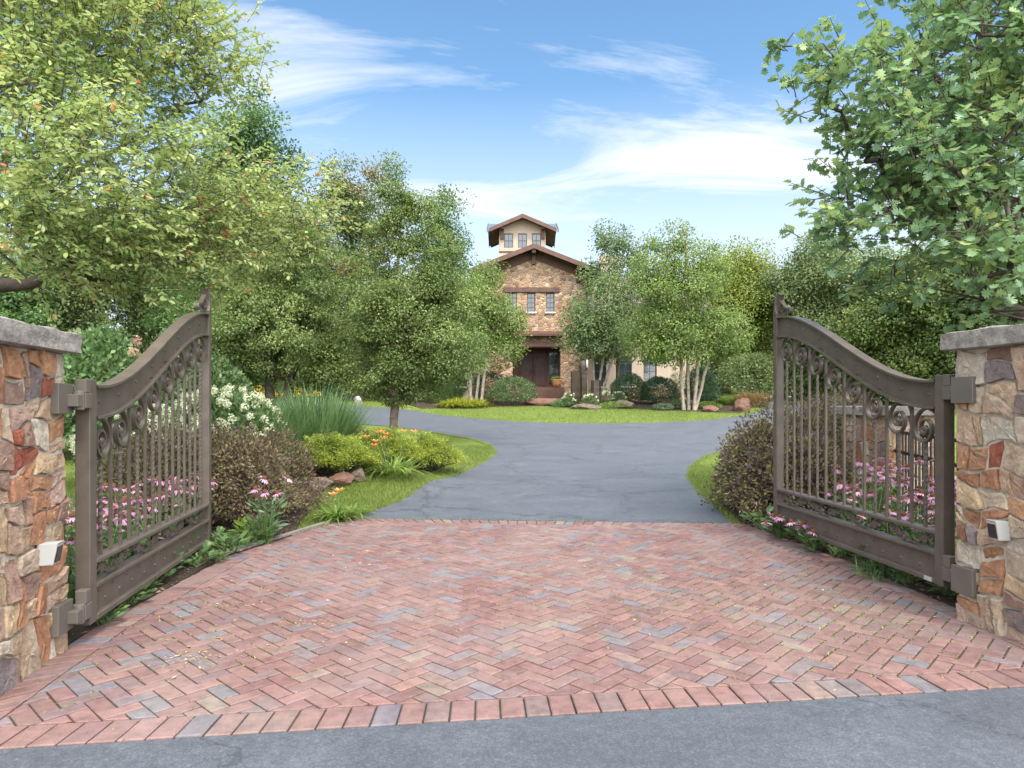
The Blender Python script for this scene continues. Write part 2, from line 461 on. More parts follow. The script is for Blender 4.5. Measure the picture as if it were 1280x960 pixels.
M_METALROOF = simple('blue_grey_metal_roof', (.13, .17, .19), .35, .3, .5, var=.15, vscale=2)
M_GLASS = glass_mat('window_glass')
M_WFRAME = simple('dark_green_frame', (.06, .07, .065), .5)
M_SILL = simple('pale_sill', (.62, .57, .50), .8)
M_DOOR = simple('dark_walnut_door', (.060, .026, .018), .5, var=.3, vscale=5)
M_POT = simple('terracotta', (.55, .27, .12), .8, var=.15, vscale=8)
M_BRICKSTEP = simple('red_brick_step', (.13, .07, .052), .9, var=.3, vscale=12, bump=.4, bscale=40)

# ------------------------------------------------------------------ numpy meshes for foliage
TEMPL = {
    'diamond': (np.array([(0, 0, 0), (.5, .45, .05), (0, 1, -.03), (-.5, .45, .05)]), [(0, 1, 2, 3)]),
    'oval': (np.array([(0, 0, 0), (.40, .26, .07), (.44, .62, .07), (0, 1, -.10), (-.44, .62, .07), (-.40, .26, .07)]), [(0, 1, 2, 3), (0, 3, 4, 5)]),
    'blade': (np.array([(-.5, 0, 0), (.5, 0, 0), (.08, 1, 0)]), [(0, 1, 2)]),
}
_oak = [(0, 0), (.06, .12), (.26, .20), (.14, .29), (.42, .44), (.20, .53), (.50, .70), (.26, .76), (.34, .92), (.10, .91), (0, 1.0)]
_ov = [(0, .45, .0)] + [(x * 1.1, y, .10 * abs(x) * 2) for x, y in _oak] + [(-x * 1.1, y, .10 * abs(x) * 2) for x, y in _oak[-2:0:-1]]
TEMPL['oak'] = (np.array(_ov), [(0, i, i + 1 if i + 1 < len(_ov) else 1) for i in range(1, len(_ov))])


def unit(a):
    return a / np.maximum(np.linalg.norm(a, axis=1, keepdims=True), 1e-9)


def leaf_arrays(tmpl, P, D, NR, L, W, rnd):
    V, F = TEMPL[tmpl]
    D = unit(D); X = unit(np.cross(D, NR)); Z = np.cross(X, D)
    n, k = len(P), len(V)
    out = P[:, None, :] + X[:, None, :] * (V[None, :, 0:1] * W[:, None, None]) + D[:, None, :] * (V[None, :, 1:2] * L[:, None, None]) + Z[:, None, :] * (V[None, :, 2:3] * W[:, None, None])
    F = np.array(F)
    faces = (F[None] + (np.arange(n) * k)[:, None, None]).reshape(-1, F.shape[1])
    return out.reshape(-1, 3), faces, np.repeat(rnd, k)


def np_mesh(name, chunks, mats):
    """chunks: (verts, faces, rnd, material index)"""
    me = bpy.data.meshes.new(name)
    nv = sum(len(c[0]) for c in chunks)
    V = np.concatenate([c[0] for c in chunks]).astype(np.float32)
    rn = np.concatenate([c[2] for c in chunks]).astype(np.float32)
    loops = []; starts = []; mi = []; off = 0; ls = 0
    for v, f, r, m in chunks:
        loops.append((f + off).ravel()); k = f.shape[1]
        starts.append(ls + np.arange(len(f)) * k); ls += f.size
        mi.append(np.full(len(f), m)); off += len(v)
    loops = np.concatenate(loops).astype(np.int32); starts = np.concatenate(starts).astype(np.int32); mi = np.concatenate(mi).astype(np.int32)
    me.vertices.add(nv); me.vertices.foreach_set('co', V.ravel())
    me.loops.add(len(loops)); me.loops.foreach_set('vertex_index', loops)
    me.polygons.add(len(starts)); me.polygons.foreach_set('loop_start', starts)
    me.polygons.foreach_set('material_index', mi)
    for m in (mats if isinstance(mats, (list, tuple)) else [mats]): me.materials.append(m)
    a = me.attributes.new('rnd', 'FLOAT', 'POINT'); a.data.foreach_set('value', rn)
    me.update(calc_edges=True); me.validate()
    return me


def np_obj(name, chunks, mats, parent=None):
    return link(bpy.data.objects.new(name, np_mesh(name, chunks, mats)), parent)


def strips(P, D0, L, W, bend, seg=4, rng=None, up=.0):
    """long arching blades as strips: P base, D0 start direction, bend droop at the tip"""
    n = len(P)
    D0 = unit(D0)
    hor = D0.copy(); hor[:, 2] = 0
    hor = unit(hor + 1e-6)
    side = np.stack([-hor[:, 1], hor[:, 0], np.zeros(n)], 1)
    ts = np.linspace(0, 1, seg + 1)
    rows = []
    for t in ts:
        c = P + D0 * (L * t)[:, None] + hor * (L * bend * .45 * t * t)[:, None]
        c[:, 2] -= L * bend * .62 * t ** 2.2
        w = W * (1 - t ** 2.5) * (.6 + .8 * t * (1 - t) * 2) + W * .04
        rows.append(c - side * w[:, None] * .5); rows.append(c + side * w[:, None] * .5)
    V = np.stack(rows, 1)
    k = 2 * (seg + 1)
    F = np.array([(2 * i, 2 * i + 1, 2 * i + 3, 2 * i + 2) for i in range(seg)])
    faces = (F[None] + (np.arange(n) * k)[:, None, None]).reshape(-1, 4)
    return V.reshape(-1, 3), faces, k


# ------------------------------------------------------------------ trees
def sample_ells(rng, ells, n, shell=.42):
    vol = np.array([e[3] * e[4] * e[5] for e in ells]) ** .8
    idx = rng.choice(len(ells), n, p=vol / vol.sum())
    E = np.array(ells)[idx]
    d = unit(rng.normal(size=(n, 3)))
    r = rng.random(n) ** shell
    return E[:, :3] + d * r[:, None] * E[:, 3:6]


def limb_skeleton(rng, base, top, clumps, lean=.12, step=.45, start=.25):
    nodes = [np.array(base, float)]; par = [-1]
    base = np.array(base, float); top = np.array(top, float)
    k = max(4, int(np.linalg.norm(top - base) / step))
    for i in range(1, k + 1):
        t = i / k
        p = base + (top - base) * t + rng.normal(size=3) * np.array([lean, lean, 0]) * .35 * math.sin(math.pi * t)
        nodes.append(p); par.append(len(nodes) - 2)
    first = max(1, int(k * start))
    order = np.argsort(np.linalg.norm(clumps - (base + top) / 2, axis=1))
    tips = []
    arr = np.array(nodes)
    for ci in order:
        c = clumps[ci]
        cand = np.array(nodes)
        d = np.linalg.norm(cand - c, axis=1)
        cost = d + np.where(cand[:, 2] > c[2] - .12 * d, .9 * (cand[:, 2] - c[2] + .12 * d), 0)
        cost[:first] += 50
        j = int(np.argmin(cost))
        seg = max(1, int(d[j] / step))
        prev = j; a = nodes[j]
        for s in range(1, seg + 1):
            t = s / seg
            p = a + (c - a) * t
            if s < seg: p = p + rng.normal(size=3) * step * .13 + np.array([0, 0, .10 * step * math.sin(math.pi * t)])
            nodes.append(p); par.append(prev); prev = len(nodes) - 1
        tips.append(prev)
    cnt = np.zeros(len(nodes))
    for tp in tips: cnt[tp] += 1
    for i in range(len(nodes) - 1, 0, -1): cnt[par[i]] += cnt[i]
    return np.array(nodes), np.array(par), cnt


def frusta(A, B, ra, rb, n):
    """tapered open tubes from A to B"""
    T = unit(B - A)
    ref = np.where(np.abs(T[:, 2:3]) > .9, np.array([[1., 0, 0]]), np.array([[0, 0, 1.]]))
    X = unit(np.cross(T, ref)); Y = np.cross(T, X)
    an = np.arange(n) * 2 * np.pi / n
    ring = X[:, None] * np.cos(an)[None, :, None] + Y[:, None] * np.sin(an)[None, :, None]
    V = np.concatenate([A[:, None] + ring * ra[:, None, None], B[:, None] + ring * rb[:, None, None]], 1)
    F = np.array([(k, (k + 1) % n, n + (k + 1) % n, n + k) for k in range(n)])
    faces = (F[None] + (np.arange(len(A)) * 2 * n)[:, None, None]).reshape(-1, 4)
    return V.reshape(-1, 3), faces, np.zeros(len(A) * 2 * n)


def tree(name, label, base, ells, mat, bark, seed, clumps=120, per=120, cr=.45, leaf=(.07, .04), trunk_r=.12, tmpl='diamond', top=None, stems=None,
         rmin=.006, spray=None, droop=.2, group=None, cat='tree', step=.5, start=.25, upn=.9, rexp=.52):
    rng = np.random.default_rng(seed)
    bx, by = base
    bz = gz(bx, by)
    root = thing(name, label, cat, (bx, by, bz), 0, group)
    O = np.array([bx, by, bz])
    E = [tuple(np.array(e[:3]) - O) + tuple(e[3:]) for e in ells]
    cl = sample_ells(rng, E, clumps)
    cen = cl.mean(0)
    chunks_w = []
    stems = stems or [((0, 0), None)]
    per_stem = np.array_split(rng.permutation(len(cl)), len(stems)) if len(stems) > 1 else [np.arange(len(cl))]
    if len(stems) > 1:      # nearest stem direction keeps limbs from crossing
        tops = np.array([s[1] for s in stems])
        own = np.argmin(np.linalg.norm(cl[:, None, :] - tops[None], axis=2), axis=1)
        per_stem = [np.where(own == i)[0] for i in range(len(stems))]
    for si, st in enumerate(stems):
        ids = per_stem[si]
        if len(ids) == 0: ids = np.array([0])
        tp = np.array(st[1]) if st[1] is not None else (np.array(top) - O if top is not None else np.array([cen[0], cen[1], cl[:, 2].max() * .9]))
        nodes, par, cnt = limb_skeleton(rng, (st[0][0], st[0][1], -.15), tp, cl[ids], step=step, start=start)
        rad = np.maximum(rmin, trunk_r * (np.maximum(cnt, .3) / max(cnt.max(), 1)) ** rexp)
        rad[0] *= 1.35
        i = np.arange(1, len(nodes))
        big = rad[i] > trunk_r * .25
        for msk, ns in ((big, 9), (~big, 5)):
            if msk.any():
                q = i[msk]
                a_r = np.minimum(rad[par[q]], rad[q] * 1.5)
                a_r = np.where(rad[par[q]] > rad[q] * 2.2, rad[q] * 1.25, a_r)
                chunks_w.append((*frusta(nodes[par[q]], nodes[q], a_r, rad[q], ns), 0))
    # leaves
    if spray:       # twigs with leaves set along them
        nt_, nl, tl = spray
        T0 = np.repeat(cl, nt_, 0) + rng.normal(size=(clumps * nt_, 3)) * cr * .45
        out = unit(T0 - np.array([0, 0, cen[2] * .7]))
        td = unit(out * .8 + rng.normal(size=T0.shape) * .55 + np.array([0, 0, .15]))
        tlen = tl * (.6 + .8 * rng.random(len(T0)))
        chunks_w.append((*frusta(T0 - td * .05, T0 + td * tlen[:, None], np.full(len(T0), rmin * .9), np.full(len(T0), rmin * .35), 4), 0))
        tt = np.tile(np.linspace(.12, 1.0, nl), len(T0)) + rng.normal(size=len(T0) * nl) * .03
        ii = np.repeat(np.arange(len(T0)), nl)
        P = T0[ii] + td[ii] * (tlen[ii] * tt)[:, None]
        side = unit(np.cross(td, np.array([0, 0, 1.]) + rng.normal(size=td.shape) * .3))
        sg = np.tile(np.where(np.arange(nl) % 2 == 0, 1, -1), len(T0))
        D = td[ii] * .55 + side[ii] * sg[:, None] * .75 + rng.normal(size=P.shape) * .28
        D[:, 2] -= droop
        NR = np.array([0, 0, 1.]) * upn + rng.normal(size=P.shape) * .45
        clump_r = np.repeat(rng.random(clumps) * .35, nt_)[ii]
    else:
        n = clumps * per
        ii = np.repeat(np.arange(clumps), per)
        g = rng.normal(size=(n, 3)); g *= (.6 + .9 * rng.random(clumps))[ii][:, None] * np.minimum(1, 1.75 / np.maximum(np.linalg.norm(g, axis=1, keepdims=True), 1e-6)) * np.array([cr, cr, cr * .72])
        P = cl[ii] + g
        D = unit(g) * .75 + rng.normal(size=(n, 3)) * .55
        D[:, 2] -= droop
        NR = np.array([0, 0, 1.]) * upn + unit(P - cen) * .4 + unit(g) * .8 + rng.normal(size=(n, 3)) * .4
        clump_r = (rng.random(clumps) * .60 - .10)[ii]
    n = len(P)
    L = leaf[0] * (.65 + .6 * rng.random(n)); W = leaf[1] * (.7 + .5 * rng.random(n))
    rnd = np.clip(.15 + clump_r + rng.random(n) * (.5 if spray else .30) + (rng.random(n) > .992) * .4, 0, 1)
    np_obj('trunk', chunks_w, [bark], root)
    np_obj('crown', [(*leaf_arrays(tmpl, P, D, NR, L, W, rnd), 0)], [mat], root)
    return root


def copy_tree(root, x, y, rz, s, label, group=None):
    r = root.copy(); link(r)
    r.location = (x, y, gz(x, y)); r.rotation_euler = (0, 0, rz); r.scale = (s, s, s)
    r['label'] = label
    if group: r['group'] = group
    for ch in list(root.children):
        c = ch.copy(); link(c); c.parent = r
        for g in list(ch.children):
            d = g.copy(); link(d); d.parent = c
    return r


def copy_deep(root, loc, rz, s=1.0, label=None, group=None):
    r = root.copy(); link(r)
    r.location = loc; r.rotation_euler = (0, 0, rz); r.scale = (s, s, s)
    if label: r['label'] = label
    if group: r['group'] = group
    for ch in list(root.children):
        c = ch.copy(); link(c); c.parent = r
        for g in list(ch.children):
            d = g.copy(); link(d); d.parent = c
    return r


def shrub(name, label, x, y, rx, ry, h, mat, seed, n=6000, leaf=(.035, .02), group=None, lump=.18, core=True, z0=0.0, tmpl='diamond', cat='shrub', upn=.5, nl=14, wild=0.0):
    """rounded shrub: leaves crowd a lumpy shell, twigs inside"""
    rng = np.random.default_rng(seed)
    root = thing(name, label, cat, (x, y, gz(x, y) + z0), rng.random() * 6, group)
    lum = unit(rng.normal(size=(nl, 3))); lum[:, 2] = np.abs(lum[:, 2])
    d = unit(rng.normal(size=(n, 3)))
    d[:, 2] = np.where(d[:, 2] < -.88, -d[:, 2], d[:, 2])
    low = np.clip(-d[:, 2], 0, 1)
    d = d * np.stack([1 + .45 * low, 1 + .45 * low, np.ones(n)], 1)
    bump = 1 + lump * (np.max(d @ lum.T, axis=1) - .82) * 3.0
    r = bump * (1 - .38 * rng.random(n) ** 2.2) * (1 + rng.normal(size=n) * .035)
    if wild:      # upright shoots of uneven length break the outline
        sh = unit(rng.normal(size=(90, 3)) + np.array([0, 0, .6])); ln = rng.random(90) ** 2
        dd_ = d @ sh.T; j = np.argmax(dd_, axis=1)
        r = r * (1 + wild * ln[j] * np.clip((dd_[np.arange(n), j] - .93) / .07, 0, 1) * (.3 + .9 * rng.random(n)))
        r = r * (1 - wild * .45 * (rng.random(90)[j] > .6))
    P = d * r[:, None] * np.array([rx, ry, h / 2]) + np.array([0, 0, h / 2])
    P[:, 2] = np.maximum(P[:, 2], .02)
    D = d * .8 + rng.normal(size=(n, 3)) * .55 + np.array([0, 0, .25])
    NR = d * .7 + np.array([0, 0, upn]) + rng.normal(size=(n, 3)) * .5
    L = leaf[0] * (.65 + .7 * rng.random(n)); W = leaf[1] * (.7 + .6 * rng.random(n))
    rnd = np.clip(rng.random(n) * .75 + .12 + (rng.random(n) > .97) * .3, 0, 1)
    # twigs
    k = 46
    td = unit(rng.normal(size=(k, 3)) * np.array([1, 1, .6]) + np.array([0, 0, .7]))
    A = np.zeros((k, 3)) + rng.normal(size=(k, 3)) * np.array([rx * .18, ry * .18, 0])
    B = td * np.array([rx, ry, h * .8]) * .85
    B[:, 2] = np.abs(B[:, 2])
    np_obj('stems', [(*frusta(A, B, np.full(k, .012), np.full(k, .004), 5), 0)], [M_DARKBARK], root)
    np_obj('foliage', [(*leaf_arrays(tmpl, P, D, NR, L, W, rnd), 0)], [mat], root)
    return root


def heads(rng, n, rx, ry, h, r, per, size, zmin=.45):
    """round flower heads over the top of a shrub, in its own coordinates"""
    d = unit(rng.normal(size=(n * 4, 3))); d = d[d[:, 2] > (zmin - .5) * 1.6][:n]
    c = d * np.array([rx, ry, h / 2]) * (1.06 + .14 * rng.random((len(d), 1))) + np.array([0, 0, h / 2])
    ii = np.repeat(np.arange(len(c)), per)
    g = unit(rng.normal(size=(len(ii), 3))) * (r * (.6 + .4 * rng.random(len(ii))))[:, None]
    g[:, 2] *= 1.15
    P = c[ii] + g
    return leaf_arrays('diamond', P, rng.normal(size=P.shape), g, np.full(len(P), size), np.full(len(P), size), rng.random(len(P)))


def grass_clump(name, label, x, y, r, h, mat, seed, n=900, w=.012, spread=.5, bend=.5, group=None, cat='ornamental grass', z0=0):
    rng = np.random.default_rng(seed)
    root = thing(name, label, cat, (x, y, gz(x, y) + z0), 0, group)
    a = rng.random(n) * 2 * np.pi; q = r * np.sqrt(rng.random(n))
    P = np.stack([np.cos(a) * q, np.sin(a) * q, np.zeros(n)], 1)
    a2 = a + rng.normal(size=n) * .8
    sp = spread * (q / r * .8 + .25) * (.4 + .9 * rng.random(n))
    D = np.stack([np.cos(a2) * sp, np.sin(a2) * sp, np.ones(n)], 1)
    L = h * (.6 + .5 * rng.random(n)) * (1.05 - .25 * q / r)
    V, F, k = strips(P, D, L, np.full(n, w) * (.6 + .7 * rng.random(n)), bend * (.4 + rng.random(n)), 5)
    np_obj('blades', [(V, F, np.repeat(rng.random(n), k), 0)], [mat], root)
    return root


# ------------------------------------------------------------------ polygons of the ground plan
def U(pts): return [unproj(*p) for p in pts]


PAVE = [(-2.45, 2.73), (3.15, 3.47), (3.12, 4.4), (3.0, 6.1), (2.72, 8.0), (-2.02, 8.36), (-2.62, 6.3), (-2.62, 4.3)]
drive_left = U([(448, 650), (500, 628), (540, 608), (575, 592), (605, 577), (619, 566), (613, 556), (592, 549), (560, 543.5), (520, 537), (480, 532), (400, 525), (300, 519), (150, 514.5)])
drive_far = [(-30, 36), (-30, 43), (-14, 41.5)] + U([(440, 507.6), (515, 512.6)])
island_front = U([(540, 517.5), (590, 522.5), (640, 526.5), (700, 528.6), (760, 529), (820, 528), (880, 525), (925, 520), (948, 514)])
drive_right = [(13.6, 37), (13.0, 42), (17.5, 43), (18.0, 36), (16.5, 30)] + U([(1050, 537), (960, 549), (910, 561), (880, 571), (864, 583), (861, 597), (880, 622), (916, 656)])
DRIVE = [(-1.98, 8.40)] + drive_left[1:] + drive_far + island_front + drive_right[:-1] + [(2.62, 8.05)]
BEDL = [(-2.60, 4.0), (-2.64, 6.2)] + [(-2.35, 7.3)] + U([(378, 648), (402, 622), (440, 606), (500, 592), (556, 574), (571, 562), (560, 552), (500, 543), (440, 536)]) + [(-6.2, 19.5), (-7.4, 17), (-6.2, 12), (-4.9, 9), (-4.45, 6), (-4.4, 4.0)]
BEDR = [(3.06, 4.4), (6.5, 4.4), (8.5, 8), (6.8, 11.2), (4.2, 11.2), (2.95, 9.6), (2.72, 8.1), (2.98, 6.1)]
BEDI = U([(528, 511), (560, 510.5), (640, 509.5), (700, 509), (760, 510), (850, 513.5), (925, 516)]) + [(12.6, 36), (12.0, 43), (8, 45.5), (-6, 45.5), (-7, 41)]
STREET = [(-30, -14), (30, -14), (30, 7.02), (3.15, 3.468), (-2.45, 2.728), (-30, -.92)]
GXL = sorted(set([round(v, 4) for v in np.concatenate([np.arange(-9, 9.01, .3), np.arange(-34, -9, 1.25), np.arange(9.5, 34, 1.25)])]))
GYL = sorted(set([round(v, 4) for v in np.concatenate([np.arange(2.4, 21, .3), np.arange(21.5, 50, 1.0)])]))


def inside(poly, X, Y):
    c = np.zeros(X.shape, bool)
    n = len(poly)
    for i in range(n):
        x0, y0 = poly[i]; x1, y1 = poly[(i + 1) % n]
        if y0 == y1: continue
        m = ((y0 > Y) != (y1 > Y)) & (X < (x1 - x0) * (Y - y0) / (y1 - y0) + x0)
        c ^= m
    return c


def sheet(name, poly, off, mat, grid=True, skirt=0.06):
    bm = bmesh.new()
    f = bm.faces.new([bm.verts.new((x, y, 0)) for x, y in poly])
    bmesh.ops.triangulate(bm, faces=[f])
    if grid:
        xs = [p[0] for p in poly]; ys = [p[1] for p in poly]
        for gx in GXL:
            if min(xs) < gx < max(xs):
                bmesh.ops.bisect_plane(bm, geom=bm.verts[:] + bm.edges[:] + bm.faces[:], plane_co=(gx, 0, 0), plane_no=(1, 0, 0))
        for gy in GYL:
            if min(ys) < gy < max(ys):
                bmesh.ops.bisect_plane(bm, geom=bm.verts[:] + bm.edges[:] + bm.faces[:], plane_co=(0, gy, 0), plane_no=(0, 1, 0))
    bmesh.ops.remove_doubles(bm, verts=bm.verts, dist=1e-5)
    for v in bm.verts: v.co.z = gz(v.co.x, v.co.y) + off
    bmesh.ops.recalc_face_normals(bm, faces=bm.faces)
    if bm.faces and sum(f.normal.z for f in bm.faces) < 0: bmesh.ops.reverse_faces(bm, faces=bm.faces)
    if skirt:
        ed = [e for e in bm.edges if len(e.link_faces) == 1]
        r = bmesh.ops.extrude_edge_only(bm, edges=ed)
        for v in [g for g in r['geom'] if isinstance(g, bmesh.types.BMVert)]: v.co.z -= skirt
    me = bpy.data.meshes.new(name); bm.to_mesh(me); bm.free()
    me.materials.append(mat)
    for p in me.polygons: p.use_smooth = False
    o = link(bpy.data.objects.new(name, me))
    return mark(o, kind='structure')


# base terrain
xs = np.array(sorted(set(GXL + [-3000, -1200, -500, -250, -120, -70, -45, 45, 70, 120, 250, 500, 1200, 3000])))
ys = np.array(sorted(set(GYL + [-400, -150, -60, -30, -14, -8, -4, 0, 1.2, 52, 56, 60, 70, 90, 120, 200, 400, 1000, 3000])))
XX, YY = np.meshgrid(xs, ys)
ZZ = ground_h(XX, YY) - .03
V = np.stack([XX, YY, ZZ], 2).reshape(-1, 3); nx = len(xs)
F = np.array([(j * nx + i, j * nx + i + 1, (j + 1) * nx + i + 1, (j + 1) * nx + i) for j in range(len(ys) - 1) for i in range(nx - 1)])
g = np_obj('ground', [(V, F, np.zeros(len(V)), 0)], [M_LAWN]); mark(g, kind='structure')

sheet('driveway', DRIVE, -.006, M_ASPH)
sheet('street', STREET, -.006, M_STREET, grid=False)
sheet('mulch_bed', BEDL, .004, M_MULCH)
sheet('mulch_bed', BEDR, .004, M_MULCH)
sheet('mulch_bed', BEDI, .004, M_MULCH)
# worn soil at the foot of both pillars, beside the paving
sheet('soil', [(-2.44, 2.6), (-2.60, 4.0), (-2.62, 4.05), (-8, 4.05), (-8, 2.02)], .002, M_MULCH, grid=False)
sheet('soil', [(3.14, 3.5), (8, 4.12), (8, 4.35), (3.08, 4.35)], .002, M_MULCH, grid=False)

# ------------------------------------------------------------------ brick paving
rngb = random.Random(5)


def clip_half(poly, a, b, c):
    """keep a*x+b*y+c >= 0"""
    out = []
    n = len(poly)
    for i in range(n):
        p, q = poly[i], poly[(i + 1) % n]
        dp = a * p[0] + b * p[1] + c; dq = a * q[0] + b * q[1] + c
        if dp >= 0: out.append(p)
        if (dp >= 0) != (dq >= 0):
            t = dp / (dp - dq)
            out.append((p[0] + (q[0] - p[0]) * t, p[1] + (q[1] - p[1]) * t))
    return out


def area(poly):
    return .5 * sum(poly[i][0] * poly[(i + 1) % len(poly)][1] - poly[(i + 1) % len(poly)][0] * poly[i][1] for i in range(len(poly)))


def halfplanes(poly, inset):
    hp = []
    for i in range(len(poly)):
        x0, y0 = poly[i]; x1, y1 = poly[(i + 1) % len(poly)]
        l = math.hypot(x1 - x0, y1 - y0)
        a, b = -(y1 - y0) / l, (x1 - x0) / l
        hp.append((a, b, -(a * x0 + b * y0) - inset))
    return hp


BRICKCOL = [((.168, .092, .081), 6), ((.184, .104, .090), 6), ((.156, .086, .078), 5), ((.182, .118, .102), 2.5), ((.148, .115, .115), 2.4), ((.138, .124, .132), 1.3), ((.152, .099, .094), 3), ((.182, .138, .108), .3), ((.126, .114, .124), .6)]


def brick_col():
    tot = sum(w for _, w in BRICKCOL); r = rngb.random() * tot
    for c, w in BRICKCOL:
        r -= w
        if r <= 0: break
    k = .88 + .24 * rngb.random()
    return (c[0] * k, c[1] * k * (.96 + .08 * rngb.random()), c[2] * k, 1)


def lay_brick(mb, poly, gap=.0038, cham=.0065, z=0.0):
    hp = halfplanes(poly, gap)
    top = poly
    for h in hp:
        top = clip_half(top, *h)
        if len(top) < 3: return
    if area(top) < 2.5e-4: return
    inner = top
    for h in halfplanes(top, cham):
        inner = clip_half(inner, *h)
        if len(inner) < 3: return
    if len(inner) != len(top):
        cx = sum(p[0] for p in top) / len(top); cy = sum(p[1] for p in top) / len(top)
        inner = [(p[0] + (cx - p[0]) * .08, p[1] + (cy - p[1]) * .08) for p in top]
    n = len(top)
    cx = sum(p[0] for p in top) / n; cy = sum(p[1] for p in top) / n
    dz = rngb.gauss(0, .0012); tx = rngb.gauss(0, .008); ty = rngb.gauss(0, .008)
    hgt = lambda p: z + dz + tx * (p[0] - cx) + ty * (p[1] - cy)
    vs = [(p[0], p[1], z - .03) for p in top] + [(p[0], p[1], hgt(p) - .004) for p in top] + [(p[0], p[1], hgt(p)) for p in inner]
    fs = [tuple(2 * n + k for k in range(n))]
    for k in range(n):
        k2 = (k + 1) % n
        fs.append((k, k2, n + k2, n + k)); fs.append((n + k, n + k2, 2 * n + k2, 2 * n + k))
    mb.add(vs, fs, 0, brick_col())


mb = MB()
BW, SW = .0905, .116
ang = R(45 + 2)
ca, sa = math.cos(ang), math.sin(ang)
CX, CY = .15, 5.4
field = halfplanes(PAVE, .205)
for i in range(-56, 57):
    for j in range(-56, 57):
        d = (i - j) % 4
        if d == 0: rc = [(i, j), (i + 2, j), (i + 2, j + 1), (i, j + 1)]
        elif d == 3: rc = [(i, j), (i + 1, j), (i + 1, j + 2), (i, j + 2)]
        else: continue
        poly = [(CX + (x * ca - y * sa) * BW, CY + (x * sa + y * ca) * BW) for x, y in rc]
        for h in field:
            poly = clip_half(poly, *h)
            if len(poly) < 3: break
        if len(poly) >= 3: lay_brick(mb, poly)
# soldier course round the edge
n = len(PAVE)
inner = []
hp = halfplanes(PAVE, .205)
for i in range(n):
    a1, b1, c1 = hp[i - 1]; a2, b2, c2 = hp[i]
    det = a1 * b2 - a2 * b1
    inner.append(((-c1 * b2 + c2 * b1) / det, (-a1 * c2 + a2 * c1) / det))
for i in range(n):
    p0, p1 = PAVE[i], PAVE[(i + 1) % n]; q0, q1 = inner[i], inner[(i + 1) % n]
    L = math.hypot(p1[0] - p0[0], p1[1] - p0[1]); k = max(1, round(L / SW))
    for s in range(k):
        t0, t1 = s / k, (s + 1) / k
        lp = lambda a, b, t: (a[0] + (b[0] - a[0]) * t, a[1] + (b[1] - a[1]) * t)
        if i == 0:      # the front course fans slightly along the street
            pts_ = []
            for tt in (t0, t1):
                p = lp(p0, p1, tt); an_ = R(-10) * max(0, (tt - .15) / .85) ** 1.2
                dn = (math.sin(an_), math.cos(an_)); nn_ = (-(p1[1] - p0[1]) / L, (p1[0] - p0[0]) / L)
                k_ = .205 / (dn[0] * nn_[0] + dn[1] * nn_[1]); pts_.append((p, (p[0] + dn[0] * k_, p[1] + dn[1] * k_)))
            lay_brick(mb, [pts_[0][0], pts_[1][0], pts_[1][1], pts_[0][1]], gap=.0045)
            continue
        lay_brick(mb, [lp(p0, p1, t0), lp(p0, p1, t1), lp(q0, q1, t1), lp(q0, q1, t0)], gap=.0045)
pv = mb.build('brick_paving', M_BRICK); mark(pv, kind='structure')
sand = sheet('paving_joints', PAVE, -.013, M_SAND, grid=False)
# thin concrete edging along the far left of the paving
mb = MB()
ed = [(-2.645, 6.3), (-2.045, 8.36)]
for a, b in zip(ed[:-1], ed[1:]):
    dx, dy = b[0] - a[0], b[1] - a[1]; L = math.hypot(dx, dy); nx_, ny_ = -dy / L, dx / L
    vs = [(a[0], a[1], -.05), (b[0], b[1], -.05), (b[0] + nx_ * .06, b[1] + ny_ * .06, -.05), (a[0] + nx_ * .06, a[1] + ny_ * .06, -.05)]
    mb.add(vs + [(x, y, .022) for x, y, z in vs], [(4, 5, 6, 7), (0, 1, 5, 4), (1, 2, 6, 5), (2, 3, 7, 6), (3, 0, 4, 7)])
mark(mb.build('paving_kerb', M_CURB), kind='structure')

# moss and grass growing in the joints, dry debris and fallen leaves on the bricks
rng = np.random.default_rng(21)
m_ = 7800
cx = np.concatenate([1.2 + rng.normal(size=2700) * .9, 2.2 + rng.normal(size=2700) * .55, -1.9 + rng.normal(size=1050) * .5, rng.uniform(-2.4, 2.8, 1350)])
cy = np.concatenate([5.0 + rng.normal(size=2700) * .8, 4.6 + rng.normal(size=2700) * .6, 4.0 + rng.normal(size=1050) * .7, rng.uniform(3.4, 8, 1350)])
ui = ((cx - CX) * ca + (cy - CY) * sa) / BW; vi = (-(cx - CX) * sa + (cy - CY) * ca) / BW
pick = rng.random(m_) < .5
ui = np.where(pick, np.round(ui), ui); vi = np.where(pick, vi, np.round(vi))
fi = np.floor(ui + 1e-6); fj = np.floor(vi + 1e-6)
dd = (fi - fj) % 4
# keep only true joints of the herringbone
ok = np.where(pick, ~np.isin((np.round(ui) - 1 - fj) % 4, [0]), ~np.isin((fi - np.round(vi) + 1) % 4, [3]))
px = CX + (ui * ca - vi * sa) * BW; py = CY + (ui * sa + vi * ca) * BW
inn = inside(PAVE, px, py) & ok
P = np.stack([px, py, np.full(m_, -.004)], 1)[inn]
k = len(P)
D = rng.normal(size=(k, 3)) * .6 + np.array([0, 0, .5])
moss = np_obj('moss', [(*leaf_arrays('blade', P, D, rng.normal(size=(k, 3)), .010 + .014 * rng.random(k) ** 2, .006 + .005 * rng.random(k), rng.random(k)), 0)], [G['lawnblade']])
mark(moss, 'moss and grass sprouting in the brick joints', 'moss', kind='stuff')
k = 300
cx = np.concatenate([-1.75 + rng.normal(size=80) * .12, -1.35 + rng.normal(size=60) * .10, -1.95 + rng.normal(size=60) * .1, rng.uniform(-2.5, -.8, 60), rng.uniform(-1, 2.8, 40)])
